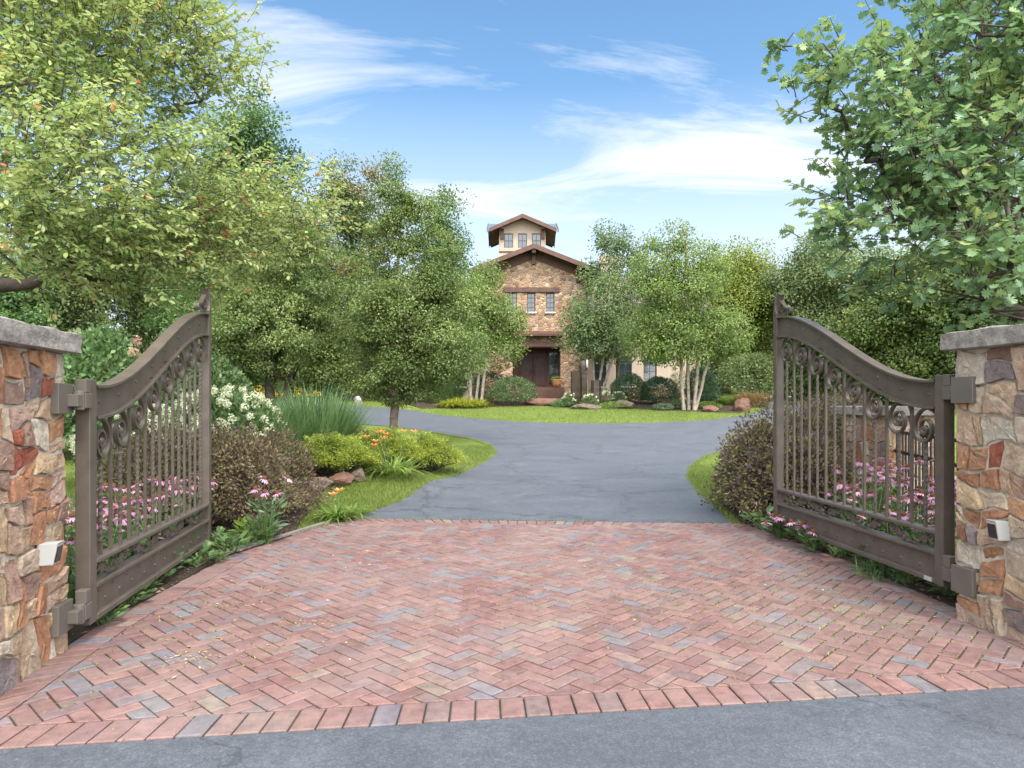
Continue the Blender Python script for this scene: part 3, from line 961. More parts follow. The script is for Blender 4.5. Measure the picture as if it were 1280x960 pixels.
cy = np.concatenate([3.75 + rng.normal(size=80) * .05, 4.35 + rng.normal(size=60) * .05, 4.75 + rng.normal(size=60) * .06, rng.uniform(3.4, 7, 60), rng.uniform(3.3, 7.5, 40)])
P = np.stack([cx, cy, np.full(k, .006)], 1)
m_lit = leaf_mat('dry_litter', [(0, (.24, .17, .07)), (.6, (.42, .32, .14)), (1, (.55, .47, .33))], .1, .8)
L_ = np.where(np.arange(k) < 200, .014, .028) * (.5 + rng.random(k))
lit = np_obj('leaf_litter', [(*leaf_arrays('diamond', P, rng.normal(size=(k, 3)) * np.array([1, 1, .12]), np.array([0, 0, 1.]) + rng.normal(size=(k, 3)) * .25, L_, L_ * .5, rng.random(k)), 0)], [m_lit])
mark(lit, 'dry seed heads and fallen leaf bits on the bricks', 'leaf litter', kind='stuff')

# ------------------------------------------------------------------ stone pillars
STONECOL = [((.44, .31, .215), 3), ((.37, .185, .105), 2.4), ((.49, .385, .28), 3.6), ((.40, .275, .215), 1.9), ((.31, .20, .155), 1.2), ((.46, .335, .21), 2.4), ((.29, .09, .058), .28), ((.21, .17, .165), .5), ((.40, .215, .12), 1.8), ((.52, .455, .365), 1.6)]


def stones_face(mb, rs, w, h, M, n_col, seed_rows):
    """irregular stones over a rectangle w x h (local x, z; outward -y), placed by M"""
    todo = [[(0, 0), (w, 0), (w, h), (0, h)]]; polys = []
    while todo:
        q = todo.pop()
        xs_ = [p[0] for p in q]; zs_ = [p[1] for p in q]
        ww, hh_ = max(xs_) - min(xs_), max(zs_) - min(zs_); ar = abs(area(q))
        lim = .012 + .048 * rs.random() ** 1.3
        if ar < lim and max(ww, hh_) < .36: polys.append(q); continue
        if ar < .003: polys.append(q); continue
        cut_v = ww > hh_ * (1.15 if rs.random() < .8 else .6)
        an = (0 if cut_v else math.pi / 2) + rs.gauss(0, .13) + (rs.choice((-.5, .5)) if rs.random() < .22 and ar < .05 else 0)
        t_ = rs.uniform(.34, .66)
        px_, pz_ = min(xs_) + ww * (t_ if cut_v else .5), min(zs_) + hh_ * (.5 if cut_v else t_)
        ca_, sa_ = math.cos(an), math.sin(an)
        for sg in (1, -1):
            r_ = clip_half(q, sg * ca_, sg * sa_, -sg * (ca_ * px_ + sa_ * pz_))
            if len(r_) >= 3: todo.append(r_)
    for poly in polys:
        if area(poly) < 8e-4: continue
        gap = .0055 + .0045 * rs.random()
        edge = lambda p: p[0] < .002 or p[0] > w - .002
        q = poly
        for hh in halfplanes(poly, gap):
            q = clip_half(q, *hh)
            if len(q) < 3: break
        if len(q) < 3 or area(q) < 5e-4: continue
        # subdivide outline, roughen
        out = []
        for k in range(len(q)):
            p0, p1 = q[k], q[(k + 1) % len(q)]
            L = math.hypot(p1[0] - p0[0], p1[1] - p0[1]); m = max(1, int(L / .028))
            for s in range(m):
                t = s / m
                qx, qz = p0[0] + (p1[0] - p0[0]) * t, p0[1] + (p1[1] - p0[1]) * t
                fx = min(1, qx / .05, (w - qx) / .05); fx = max(0, fx)
                wx = fx * .013 * (math.sin(qz * 17 + seed_rows) + .6 * math.sin(qx * 31 + qz * 11 + 2 * seed_rows))
                wz = .013 * (math.sin(qx * 19 + seed_rows * 3) + .6 * math.sin(qz * 29 + qx * 13))
                out.append((qx + wx + rs.gauss(0, .0026) * fx, qz + wz + rs.gauss(0, .0026)))
            # knock the corners off
        cx = sum(p[0] for p in out) / len(out); cz = sum(p[1] for p in out) / len(out)
        hgt = .008 + .024 * rs.random(); tx, tz = rs.gauss(0, .05), rs.gauss(0, .06)
        tot = sum(x for _, x in STONECOL); r = rs.random() * tot
        for c_, x in STONECOL:
            r -= x
            if r <= 0: break
        kk = .88 + .3 * rs.random()
        col = (c_[0] * kk, c_[1] * kk, c_[2] * kk, 1)
        vs = []; m = len(out)
        for ins, dep in ((0, -.004), (.015, hgt * .72), (.055, hgt * .96), (.40, hgt * 1.02), (.72, hgt * 1.0)):
            for p in out:
                x = p[0] + (cx - p[0]) * ins; zz = p[1] + (cz - p[1]) * ins
                dd = dep + (0 if ins == 0 else tx * (x - cx) + tz * (zz - cz) + rs.gauss(0, .0030 if ins > .2 else .0022))
                vs.append(M @ Vector((x, -dd, zz)))
        vs.append(M @ Vector((cx, -hgt * 1.02, cz)))
        fs = []
        for ring in range(4):
            for k in range(m):
                k2 = (k + 1) % m
                fs.append((ring * m + k, ring * m + k2, (ring + 1) * m + k2, (ring + 1) * m + k))
        for k in range(m): fs.append((4 * m + k, 4 * m + (k + 1) % m, 5 * m))
        mb.add(vs, fs, 0, col)


def rough_slab(sx, sy, sz, seed, amp=.010):
    bm = bmesh.new()
    bmesh.ops.create_cube(bm, size=1)
    for v in bm.verts: v.co = Vector((v.co.x * sx, v.co.y * sy, v.co.z * sz))
    bmesh.ops.subdivide_edges(bm, edges=bm.edges[:], cuts=11, use_grid_fill=True)
    from mathutils import noise as mn
    o = Vector((seed * 3.1, seed * 1.7, 0))
    for v in bm.verts:
        d = Vector((v.co.x / sx, v.co.y / sy, v.co.z / sz)) * 2
        nrm = Vector((d.x ** 9, d.y ** 9, d.z ** 9)).normalized()
        a = mn.noise(v.co * 7 + o) * amp + mn.noise(v.co * 19 + o) * amp * .8
        k = .35 if abs(nrm.z) > .8 else 1.3
        v.co += nrm * a * k
        if abs(d.z) > .95 and max(abs(d.x), abs(d.y)) > .95: v.co -= Vector((d.x, d.y, d.z * .7)) * (.008 + .006 * mn.noise(v.co * 11 + o))
    me = bpy.data.meshes.new('cap'); bm.to_mesh(me); bm.free()
    return me


def pillar(label, cx, cy, rz, w, h, seed, cap_t=.125, over=.062, z=0, name='stone_pillar'):
    root = thing(name, label, 'pillar', (cx, cy, z), rz)
    a = w / 2
    mb = MB(); rs = random.Random(seed)
    for k in range(4):
        M = Matrix.Rotation(k * math.pi / 2, 4, 'Z') @ Matrix.Translation((-a - .010, -a, -.04))
        stones_face(mb, rs, w + .020, h + .04, M, 5, seed + k)
    mb.build('stonework', M_STONE, root, True, R(32))
    mb = MB(); mb.box(-a, a, -a, a, -.1, h)
    mb.build('mortar_core', M_MORTAR, root)
    me = rough_slab(w + 2 * over + .03, w + 2 * over + .03, cap_t, seed)
    me.materials.append(M_CAP)
    for p in me.polygons: p.use_smooth = True
    me.set_sharp_from_angle(angle=R(40))
    c = link(bpy.data.objects.new('cap', me), root); c.location = (0, 0, h + cap_t / 2)
    return root


GROT = math.atan2(.9, 5.39)          # the gate line runs a little away to the right
ux, uy = math.cos(GROT), math.sin(GROT)
PW = .82
# inner faces: left passes (-2.5, 3.85) at its far corner; right passes (2.88, 4.42)
lc = (-2.57, 3.90); rc = (2.915, 4.45)
lcx, lcy = lc[0] - ux * PW / 2 + uy * PW / 2, lc[1] - uy * PW / 2 - ux * PW / 2
rcx, rcy = rc[0] + ux * PW / 2 + uy * PW / 2, rc[1] + uy * PW / 2 - ux * PW / 2
pl = pillar('tan stone pillar with rough cap holding the gate on the left', lcx, lcy, GROT, PW, 1.685, 11)
pr = pillar('tan stone pillar with rough cap holding the gate on the right', rcx, rcy, GROT, PW, 1.745, 29)
sp = pillar('lower stone fence pillar behind the right gate and coneflowers', 4.62, 8.35, .25, .72, 1.26, 47, .115, .09)


def plate(root, side, zs, w):
    """steel mounting plates of the hinges on the pillar's inner face"""
    for z in zs:
        mb = MB()
        x = side * (w / 2 + .052)
        mb.box(min(x, x - side * .05), max(x, x - side * .09), w / 2 - .16, w / 2 + .012, z - .085, z + .085)
        bevel_obj(mb.build('mounting_plate', M_PLATE, root), .003, 1)


plate(pl, 1, (.20, 1.43), PW)
plate(pr, -1, (.27, 1.49), PW)


# ------------------------------------------------------------------ gates
def scurve(t):
    return float(smooth((t - .06) / .9)) * .92 + t * .08


def gate(label, hx, hy, tx, ty, zb, flip, sticker):
    rz = math.atan2(ty - hy, tx - hx)
    L = math.hypot(tx - hx, ty - hy)
    root = thing('iron_gate', label, 'gate', (hx, hy, zb), rz)
    H0, H1 = 1.405, 2.15
    T = lambda u: H0 + (H1 - H0) * scurve(u / L)
    BD = lambda u: .185 + .015 * (u / L)
    HP, TP = .088, .075
    # hinge post, tip post
    mb = MB(); mb.box(0, HP, -.042, .042, -.012, 1.44)
    bevel_obj(mb.build('post', M_IRON, root), .006)
    mb = MB(); mb.box(L - TP, L, -.040, .040, -.006, H1 + .02)
    pts = []
    for k in range(9):
        t = k / 8
        pts.append((L - TP / 2 + .012 * math.sin(t * math.pi) - .045 * t * t * t, 0, H1 + .02 + .21 * t))
    vs = []; fs = []
    for k, p in enumerate(pts):
        t = k / 8; w = .042 * (1 - .35 * math.sin(t * math.pi * .9)) ; w = w if t < .85 else w * .8
        for (sx, sy) in ((-1, -1), (1, -1), (1, 1), (-1, 1)): vs.append((p[0] + sx * w * (.75 if t > .2 else 1), sy * .042 * (1 if t < .7 else .9), p[2]))
    for k in range(8):
        for q in range(4): fs.append((k * 4 + q, k * 4 + (q + 1) % 4, (k + 1) * 4 + (q + 1) % 4, (k + 1) * 4 + q))
    fs.append((32, 33, 34, 35))
    mb.add(vs, fs)
    bevel_obj(mb.build('post', M_IRON, root), .005)
    # finial scroll beside the tip post
    mb = MB()
    cpts = []
    for k in range(40):
        t = k / 39; a = -R(20) + t * R(500); r = .058 * (1 - .78 * t)
        cpts.append((L - TP - .062 + r * math.cos(a), 0, H1 + .075 + r * math.sin(a)))
    mb.tube(cpts, 0, flat=(.020, .008, (0, 1, 0)))
    cpts = []
    for k in range(12):
        t = k / 11
        cpts.append((L - TP - .02 - .20 * t, 0, H1 + .165 - .115 * t - .02 * math.sin(t * math.pi)))
    for k in range(24):
        t = k / 23; a = R(120) + t * R(430); r = .034 * (1 - .7 * t)
        cpts.append((L - TP - .205 + r * math.cos(a), 0, H1 + .035 + r * math.sin(a)))
    mb.tube(cpts, 0, flat=(.020, .008, (0, 1, 0)))
    mb.build('finial_scroll', M_IRON, root, True, R(35))
    # curved flanges + web
    NS = 44
    us = [HP + (L - TP - HP) * k / NS for k in range(NS + 1)]

    def strip(zf, th, dy, name):
        mb = MB(); vs = []; fs = []
        for u in us:
            for (sy, sz) in ((-1, 0), (1, 0), (1, 1), (-1, 1)): vs.append((u, sy * dy, zf(u) - th + sz * th))
        for k in range(NS):
            for q in range(4): fs.append((k * 4 + q, k * 4 + (q + 1) % 4, (k + 1) * 4 + (q + 1) % 4, (k + 1) * 4 + q))
        mb.add(vs, fs)
        o = mb.build(name, M_IRON, root, True, R(35))
        return o
    strip(T, .016, .046, 'flange')
    strip(lambda u: T(u) - BD(u), .016, .046, 'flange')
    mb = MB(); vs = []; fs = []
    for u in us:
        for (sy, z) in ((-1, T(u) - BD(u)), (1, T(u) - BD(u)), (1, T(u) - .014), (-1, T(u) - .014)): vs.append((u, sy * .008, z))
    for k in range(NS):
        for q in range(4): fs.append((k * 4 + q, k * 4 + (q + 1) % 4, (k + 1) * 4 + (q + 1) % 4, (k + 1) * 4 + q))
    mb.add(vs, fs)
    for k in range(8):
        u = HP + (L - HP - TP) * (k + .35) / 8
        for s in (-1, 1): mb.dome((u, s * .008, T(u) - BD(u) * .53), .0155, (0, s, 0), 7)
    mb.build('curved_band', M_IRON, root, True, R(35))
    # rails
    ZR1, ZR2 = .36, .215
    for z, th, dy in ((ZR1, .026, .045), (ZR2, .026, .045), (.03, .036, .046)):
        mb = MB(); mb.box(HP, L - TP, -dy, dy, z - th, z)
        bevel_obj(mb.build('rail', M_IRON, root), .004, 1)
    mb = MB(); mb.box(HP, L - TP, -.008, .008, .03, ZR2 - .026)
    for k in range(11):
        u = HP + (L - HP - TP) * (k + .5) / 11
        for s in (-1, 1):
            mb.dome((u, s * .008, .148), .0140, (0, s, 0), 7)
            mb.dome((u + .09, s * .008, .082), .0140, (0, s, 0), 7)
    mb.build('kick_panel', M_IRON, root, True, R(35))
    # pickets: twisted under each scroll, plain between
    sp_ = (L - HP - TP) / 16
    for k in range(1, 16):
        u = HP + sp_ * k
        zl = T(u) - BD(u) - .012
        mb = MB()
        if k % 2 == 0:
            mb.box(u - .0095, u + .0095, -.0095, .0095, ZR1, zl)
            mb.box(u - .013, u + .013, -.014, .014, zl - .20, zl - .185)
            mb.build('picket', M_IRON, root)
        else:
            ztop = zl - .225
            m = 90; vs = []; fs = []
            for i in range(m + 1):
                z = ZR1 + (ztop - ZR1) * i / m
                f = min(1, max(0, (z - ZR1 - .18) / .05)) * 0 + 1
                a = (z - ZR1) * 2 * math.pi / .16 if ZR1 + .07 < z < ztop - .06 else 0
                for q in range(4):
                    aq = a + math.pi / 4 + q * math.pi / 2
                    vs.append((u + .0138 * math.cos(aq), .0138 * math.sin(aq), z))
            for i in range(m):
                for q in range(4): fs.append((i * 4 + q, i * 4 + (q + 1) % 4, (i + 1) * 4 + (q + 1) % 4, (i + 1) * 4 + q))
            mb.add(vs, fs)
            mb.build('twisted_picket', M_IRON, root, True, R(60))
            # scroll above it
            zc = zl - .150
            slope = (T(u + .05) - T(u - .05)) / .1
            mb = MB(); pts = []
            for i in range(80):
                t = i / 79
                a = R(8) + t * R(720)
                r = (.140 - .112 * min(1, t * 1.02) ** .62) if t > .0 else .14
                r = .152 * (1 - t) ** .8 * .68 + .152 * .32 * max(0, 1 - t * 2.2) + .020 * t
                uu = r * math.cos(a); zz = r * math.sin(a) * 1.06
                pts.append((u + uu, 0, zc + zz + slope * uu * max(0, 1 - t * 2.0)))
            # collar side faces the tip: the curl opens towards the hinge
            pts = [(2 * u - p[0], p[1], p[2]) for p in pts]
            mb.tube(pts, 0, flat=(.015, .0072, (0, 1, 0)))
            for sd in (-1, 1): mb.dome((u, sd * .006, zc), .024, (0, sd, 0), 9)
            mb.build('scroll', M_IRON, root, True, R(40))
    # floral scrollwork between the two lower rails
    mb = MB(); zc = (ZR1 - .026 + ZR2) / 2; hb = (ZR1 - .026 - ZR2) / 2
    nrep = 8; wl = (L - HP - TP) / nrep
    for k in range(nrep):
        u0 = HP + wl * k
        s = 1 if k % 2 == 0 else -1
        pts = [(u0 + wl * t / 12, 0, zc + s * hb * .85 * math.cos(math.pi * t / 12)) for t in range(13)]
        mb.tube(pts, 0, flat=(.010, .005, (0, 1, 0)))
        for (cu, cz, sg, a0) in ((u0 + wl * .30, zc + s * hb * .28, s, 0), (u0 + wl * .72, zc - s * hb * .28, -s, math.pi)):
            pts = []
            for i in range(26):
                t = i / 25; a = a0 + sg * t * R(480); r = hb * .66 * (1 - .75 * t)
                pts.append((cu + r * math.cos(a), 0, cz + r * math.sin(a)))
            mb.tube(pts, 0, flat=(.010, .0045, (0, 1, 0)))
        for q in range(6):
            a = q * math.pi / 3
            c = Vector((u0 + wl * .5 + .021 * math.cos(a), 0, zc + .021 * math.sin(a)))
            for sd in (-1, 1): mb.dome(c + Vector((0, sd * .004, 0)), .015, (0, sd, 0), 6)
        for sd in (-1, 1): mb.dome((u0 + wl * .5, sd * .010, zc), .011, (0, sd, 0), 6)
    mb.build('floral_scrollwork', M_IRON, root, True, R(40))
    # hinges
    for z in (.085, 1.315):
        mb = MB()
        f = flip * -.018
        mb.box(-.078, .004, f - .034, f + .034, z - .045, z + .045)
        mb.tube([(-.092, f, z - .055), (-.085, f, z + .055)], .032, 12)
        mb.box(-.17, -.10, f - .030 - flip * -.0, f + .030, z - .035, z + .035)
        mb.box(-.066, -.002, f - .030, f + .030, z + .047, z + .125)
        bevel_obj(mb.build('hinge', M_PLATE, root), .003, 1)
    if sticker:
        mb = MB(); mb.box(HP + .02, HP + .10, .0463, .0485, -.002, .028)
        mb.build('sticker', M_STICKER, root)
    return root


gl = gate('ornate brown iron gate leaf standing open on the left', -2.53, 4.02, -2.90, 6.49, .105, 1, False)
gr = gate('ornate brown iron gate leaf standing open on the right', 2.985, 4.66, 2.795, 7.20, .160, -1, True)


# ------------------------------------------------------------------ sensor boxes on the pillars
def sensor(label, root, side, yl, z, w):
    M = root.matrix_basis.copy()
    base = Matrix.Translation(root.location) @ Matrix.Rotation(root.rotation_euler[2], 4, 'Z')
    p = base @ Vector((side * (w / 2 + .028), yl, z))
    rz = root.rotation_euler[2] + (0 if side > 0 else math.pi)
    t = thing('sensor_box', label, 'sensor', p, rz)
    mb = MB()      # local +x points away from the wall; hood slopes back at the bottom
    prof = [(-.012, .060), (.095, .066), (.088, .056), (.066, -.052), (-.012, -.055)]
    vs = [(x, -.036, z_) for x, z_ in prof] + [(x, .036, z_) for x, z_ in prof]
    n_ = len(prof)
    fs = [tuple(range(n_)), tuple(range(2 * n_ - 1, n_ - 1, -1))] + [(k, n_ + k, n_ + (k + 1) % n_, (k + 1) % n_) for k in range(n_)]
    mb.add(vs, fs)
    bevel_obj(mb.build('housing', M_PLASTIC, t), .004, 2)
    mb = MB()
    vs = [(.0885 - .0035, -.028, .044), (.0885 - .0035, .028, .044), (.070, .028, -.040), (.070, -.028, -.040)]
    vs = [(x + .004, y, z_) for x, y, z_ in vs] + [(x - .01, y, z_) for x, y, z_ in vs]
    mb.add(vs, [(0, 1, 2, 3), (4, 7, 6, 5), (0, 4, 5, 1), (1, 5, 6, 2), (2, 6, 7, 3), (3, 7, 4, 0)])
    mb.build('lens', M_BLACKLENS, t)


sensor('small off-white sensor box on the left gate pillar', pl, 1, .13, .600, PW)
sensor('small off-white sensor box on the right gate pillar', pr, -1, .05, .640, PW)

# black fence between the two right pillars
ft = thing('iron_fence', 'low black iron picket fence running between the right stone pillars', 'fence', (3.55, 4.95, 0), 0)
A = Vector((.05, -.05, 0)); B = Vector((.95, 3.15, 0))
mb = MB()
for z in (.14, .86, 1.08): mb.tube([A + Vector((0, 0, z)), B + Vector((0, 0, z))], 0, flat=(.016, .014, (0, 0, 1)))
mb.build('rail', M_BLACKIRON, ft)
mb = MB()
for k in range(28):
    p = A.lerp(B, k / 27); mb.box(p.x - .008, p.x + .008, p.y - .008, p.y + .008, 0.02, 1.08)
o = mb.build('pickets', M_BLACKIRON, ft); o['kind'] = 'stuff'


# ------------------------------------------------------------------ house
HY = 45.0
HX = 1.42
house = thing('stone_house', 'stone house with brown gabled roof and small lookout tower', 'house', (HX, HY, 0), 0)


def wall_holes(mb, x0, x1, z0, z1, holes, y, depth=.25, mi=0):
    xs = sorted(set([x0, x1] + [h[0] for h in holes] + [h[1] for h in holes]))
    zs = sorted(set([z0, z1] + [h[2] for h in holes] + [h[3] for h in holes]))
    for i in range(len(xs) - 1):
        for j in range(len(zs) - 1):
            cx, cz = (xs[i] + xs[i + 1]) / 2, (zs[j] + zs[j + 1]) / 2
            if any(h[0] < cx < h[1] and h[2] < cz < h[3] for h in holes): continue
            mb.add([(xs[i], y, zs[j]), (xs[i + 1], y, zs[j]), (xs[i + 1], y, zs[j + 1]), (xs[i], y, zs[j + 1])], [(0, 1, 2, 3)], mi)
    for (a, b, c, d) in holes:
        e = y + depth
        mb.add([(a, y, c), (a, y, d), (a, e, d), (a, e, c)], [(0, 1, 2, 3)], mi)
        mb.add([(b, y, c), (b, e, c), (b, e, d), (b, y, d)], [(0, 1, 2, 3)], mi)
        mb.add([(a, y, d), (b, y, d), (b, e, d), (a, e, d)], [(0, 1, 2, 3)], mi)
        mb.add([(a, y, c), (a, e, c), (b, e, c), (b, y, c)], [(0, 1, 2, 3)], mi)


def window(x0, x1, z0, z1, y, cols=2, rows=3, sill=True, fr=.06):
    mb = MB()
    mb.box(x0, x0 + fr, y - .02, y + .05, z0, z1); mb.box(x1 - fr, x1, y - .02, y + .05, z0, z1)
    mb.box(x0 + fr, x1 - fr, y - .02, y + .05, z1 - fr, z1); mb.box(x0 + fr, x1 - fr, y - .02, y + .05, z0, z0 + fr)
    for k in range(1, cols):
        x = x0 + (x1 - x0) * k / cols; mb.box(x - .018, x + .018, y - .012, y + .04, z0 + fr, z1 - fr)
    for k in range(1, rows):
        z = z0 + (z1 - z0) * k / rows; mb.box(x0 + fr, x1 - fr, y - .008, y + .036, z - .018, z + .018)
    w = mb.build('window', M_WFRAME, house)
    mb = MB(); mb.add([(x0 + fr, y + .025, z0 + fr), (x1 - fr, y + .025, z0 + fr), (x1 - fr, y + .025, z1 - fr), (x0 + fr, y + .025, z1 - fr)], [(0, 1, 2, 3)])
    mb.build('pane', M_GLASS, w)
    if sill:
        mb = MB(); mb.box(x0 - .08, x1 + .08, y - .28, y + .02, z0 - .10, z0 - .001)
        mb.build('sill', M_SILL, w)
    return w


HWL, HWR = -3.45, 3.45            # gable wall edges (local to HX)
ZB, EAVE, APEX = 1.5, 10.15, 11.55
PZ = 2.50                         # porch floor
uw = [(-1.37 - .27, -1.37 + .27), (-.15 - .27, -.15 + .27), (1.11 - .27, 1.11 + .27)]
porch = (-1.38, 1.78, PZ, 5.15)
holes = [(a, b, 7.47, 8.74) for a, b in uw] + [porch]
mb = MB()
wall_holes(mb, HWL, HWR, ZB, EAVE, holes, 0, .3)
mb.add([(HWL, 0, EAVE), (HWR, 0, EAVE), (HWR, 0, EAVE + .06), (0, 0, APEX), (HWL, 0, EAVE + .06)], [(0, 1, 2, 3, 4)])
mb.add([(HWL, 0, ZB), (HWL, 0, EAVE), (HWL, 9, EAVE), (HWL, 9, ZB)], [(0, 1, 2, 3)])
mb.add([(HWR, 0, ZB), (HWR, 9, ZB), (HWR, 9, EAVE), (HWR, 0, EAVE)], [(0, 1, 2, 3)])
# porch recess
x0, x1, z0, z1 = porch
mb.add([(x0, .3, z0), (x0, .3, z1), (x0, 1.5, z1), (x0, 1.5, z0)], [(0, 1, 2, 3)])
mb.add([(x1, .3, z0), (x1, 1.5, z0), (x1, 1.5, z1), (x1, .3, z1)], [(0, 1, 2, 3)])
mb.build('wall', M_HSTONE, house)
mb = MB()
mb.add([(x0, .3, z1 - .002), (x1, .3, z1 - .002), (x1, 1.5, z1 - .002), (x0, 1.5, z1 - .002)], [(0, 1, 2, 3)])
mb.add([(x0, 1.5, z0), (x1, 1.5, z0), (x1, 1.5, z1), (x0, 1.5, z1)], [(0, 1, 2, 3)])
mb.build('porch_lining', M_DARKTIMBER, house)
mb = MB(); mb.box(x0 - .2, x1 + .2, -.6, 1.5, ZB, PZ - .004)
for k in range(5): mb.box(x0 - .1, x1 + .1, -.6 - .34 * (5 - k), -.6 - .34 * (4 - k) - .002, ZB - .1, ZB + .168 * (k + 1))
mb.build('steps', M_BRICKSTEP, house)
# double door, sidelight
for (a, b) in ((-.95, -.02), (.02, .95)):
    mb = MB(); mb.box(a, b, 1.40, 1.47, PZ, 4.85)
    for (pa, pb) in ((.18, .55), (.62, .93)):
        h_ = 4.85 - PZ
        mb.box(a + .14, b - .14, 1.375, 1.40, PZ + pa * h_ - .25, PZ + pb * h_ - .05)
    d = mb.build('door', M_DOOR, house); bevel_obj(d, .012, 1)
    mb = MB(); xh = b - .09 if a < 0 else a + .09
    mb.tube([(xh, 1.34, 3.45), (xh, 1.34, 3.85)], .02, 8)
    mb.build('handle', M_BLACKIRON, d)
mb = MB()
mb.box(-1.36, -.97, 1.41, 1.49, PZ, 5.1); mb.box(.97, 1.06, 1.41, 1.49, PZ, 5.1); mb.box(-.95, 1.04, 1.41, 1.49, 4.87, 5.1)
mb.build('door_frame', M_DARKTIMBER, house)
w = window(1.08, 1.74, PZ + .35, 4.95, 1.42, 2, 5, False)
for a, b in uw: window(a, b, 7.47, 8.74, .16, 2, 4)
mb = MB(); mb.box(-2.0, 1.72, -.10, .02, 8.76, 9.08); bevel_obj(mb.build('lintel', M_TIMBER, house), .015, 1)
mb = MB(); mb.box(x0 - .25, x1 + .25, -.16, .02, 5.16, 5.52); bevel_obj(mb.build('lintel', M_TIMBER, house), .015, 1)
mb = MB(); mb.add([(-1.9, -.55, 5.98), (1.9, -.55, 5.98), (1.9, .0, 6.20), (-1.9, 0, 6.20), (-1.9, -.55, 5.84), (1.9, -.55, 5.84), (1.9, .0, 5.84), (-1.9, 0, 5.84)],
                  [(0, 1, 2, 3), (4, 5, 1, 0), (4, 7, 6, 5), (5, 6, 2, 1), (7, 4, 0, 3)])
mb.build('door_canopy', M_DARKTIMBER, house)


def gable_roof(hx0, hx1, xc, ze, za, y0, y1, th=.16, over=.75, mat=M_ROOF):
    """two slabs with ridge along y; ends overhang; returns the roof part"""
    sl = (za - ze) / (hx1 - xc)
    mb = MB()
    for s, xe in ((-1, hx0), (1, hx1)):
        xo = xe + s * over; zo = ze - over * sl
        vs = [(xc, y0, za), (xo, y0, zo), (xo, y1, zo), (xc, y1, za)]
        vs += [(x, y, z + th) for x, y, z in vs]
        mb.add(vs, [(7, 6, 5, 4), (1, 5, 6, 2), (3, 2, 6, 7), (0, 4, 5, 1)]); mb.add(vs[:4], [(0, 1, 2, 3)], 1)
    r = mb.build('roof', [mat, M_DARKTIMBER], house)
    mb = MB()                       # barge boards and eaves boards, proud of the slabs
    for s, xe in ((-1, hx0), (1, hx1)):
        xo = xe + s * (over + .02); zo = ze - (over + .02) * sl
        for (ya, yb) in ((y0 - .05, y0 - .003), (y1 + .003, y1 + .05)):
            vs = [(xc, ya, za - .10), (xo, ya, zo - .10), (xo, yb, zo - .10), (xc, yb, za - .10)]
            vs += [(x, y, z + .10 + th + .05) for x, y, z in vs]
            mb.add(vs, [(0, 1, 2, 3), (7, 6, 5, 4), (0, 4, 5, 1), (1, 5, 6, 2), (3, 2, 6, 7)])
        xa, xb = sorted((xe + s * (over + .003), xe + s * (over + .04)))
        mb.box(xa, xb, y0, y1, zo - .08, zo + th + .02)
    mb.build('fascia', M_TIMBER, r)
    return r


gable_roof(HWL, HWR, 0, EAVE + .06, APEX, -.95, 9.5)
# soffit panel under the front overhang and brackets
for x in (-2.95, 0, 2.95):
    zt = APEX - (APEX - EAVE - .06) * abs(x) / HWR - .02
    mb = MB()
    mb.box(x - .13, x + .13, -.85, .0, zt - .34, zt - .05)
    mb.box(x - .13, x + .13, -.24, .0, zt - .95, zt - .34)
    bevel_obj(mb.build('bracket', M_TIMBER, house), .02, 1)
mb = MB()                         # dark timber band following the gable under the eaves
vs = []
for s in (-1, 1):
    q = [(0, -.02, APEX - .62), (s * HWR, -.02, EAVE - .52), (s * HWR, -.02, EAVE + .03), (0, -.02, APEX - .03)]
    mb.add(q, [(0, 1, 2, 3)])
mb.build('gable_board', M_DARKTIMBER, house)

# tower
TX0, TX1, TY = -2.35, 1.05, 5.0
TZ0, TE, TA = 10.3, 14.22, 14.94
tc = (TX0 + TX1) / 2
tw = [(tc - 1.02 - .33, tc - 1.02 + .33), (tc - .33, tc + .33), (tc + 1.02 - .33, tc + 1.02 + .33)]
mb = MB()
wall_holes(mb, TX0, TX1, TZ0, TE, [(a, b, 12.85, 13.9) for a, b in tw], TY, .15)
mb.add([(TX0, TY, TE), (TX1, TY, TE), (tc, TY, TA)], [(0, 1, 2)])
mb.add([(TX0, TY, TZ0), (TX0, TY, TE), (TX0, TY + 3.4, TE), (TX0, TY + 3.4, TZ0)], [(0, 1, 2, 3)])
mb.add([(TX1, TY, TZ0), (TX1, TY + 3.4, TZ0), (TX1, TY + 3.4, TE), (TX1, TY, TE)], [(0, 1, 2, 3)])
mb.add([(TX0, TY, TE), (TX0, TY + 1.7, TA), (TX0, TY + 3.4, TE)], [(0, 1, 2)])
mb.add([(TX1, TY, TE), (TX1, TY + 3.4, TE), (TX1, TY + 1.7, TA)], [(0, 1, 2)])
mb.add([(TX0, TY + 3.4, TZ0), (TX0, TY + 3.4, TE), (TX1, TY + 3.4, TE), (TX1, TY + 3.4, TZ0)], [(0, 1, 2, 3)])
tower = mb.build('tower', M_STUCCO, house)
for a, b in tw: window(a, b, 12.85, 13.9, TY + .06, 2, 2, False, .055)
mb = MB()
for k in range(2):
    ya = TY + .45 + 1.35 * k
    mb = MB(); mb.box(TX0 - .03, TX0 + .0, ya, ya + .6, 12.85, 13.9); mb.build('side_window', M_GLASS, tower)
mb = MB(); mb.box(TX0 - .05, TX1 + .05, TY - .05, TY - .003, 12.50, 12.60)
mb.build('string_course', M_DARKTIMBER, tower)
mb = MB()
for xx in (TX0 + .22, TX1 - .22):
    mb = MB(); mb.box(xx - .13, xx + .13, TY - .62, TY - .003, TE - .12, TE + .16); mb.box(xx - .12, xx + .12, TY - .2, TY - .003, TE - .75, TE - .12); mb.build('bracket', M_TIMBER, tower)
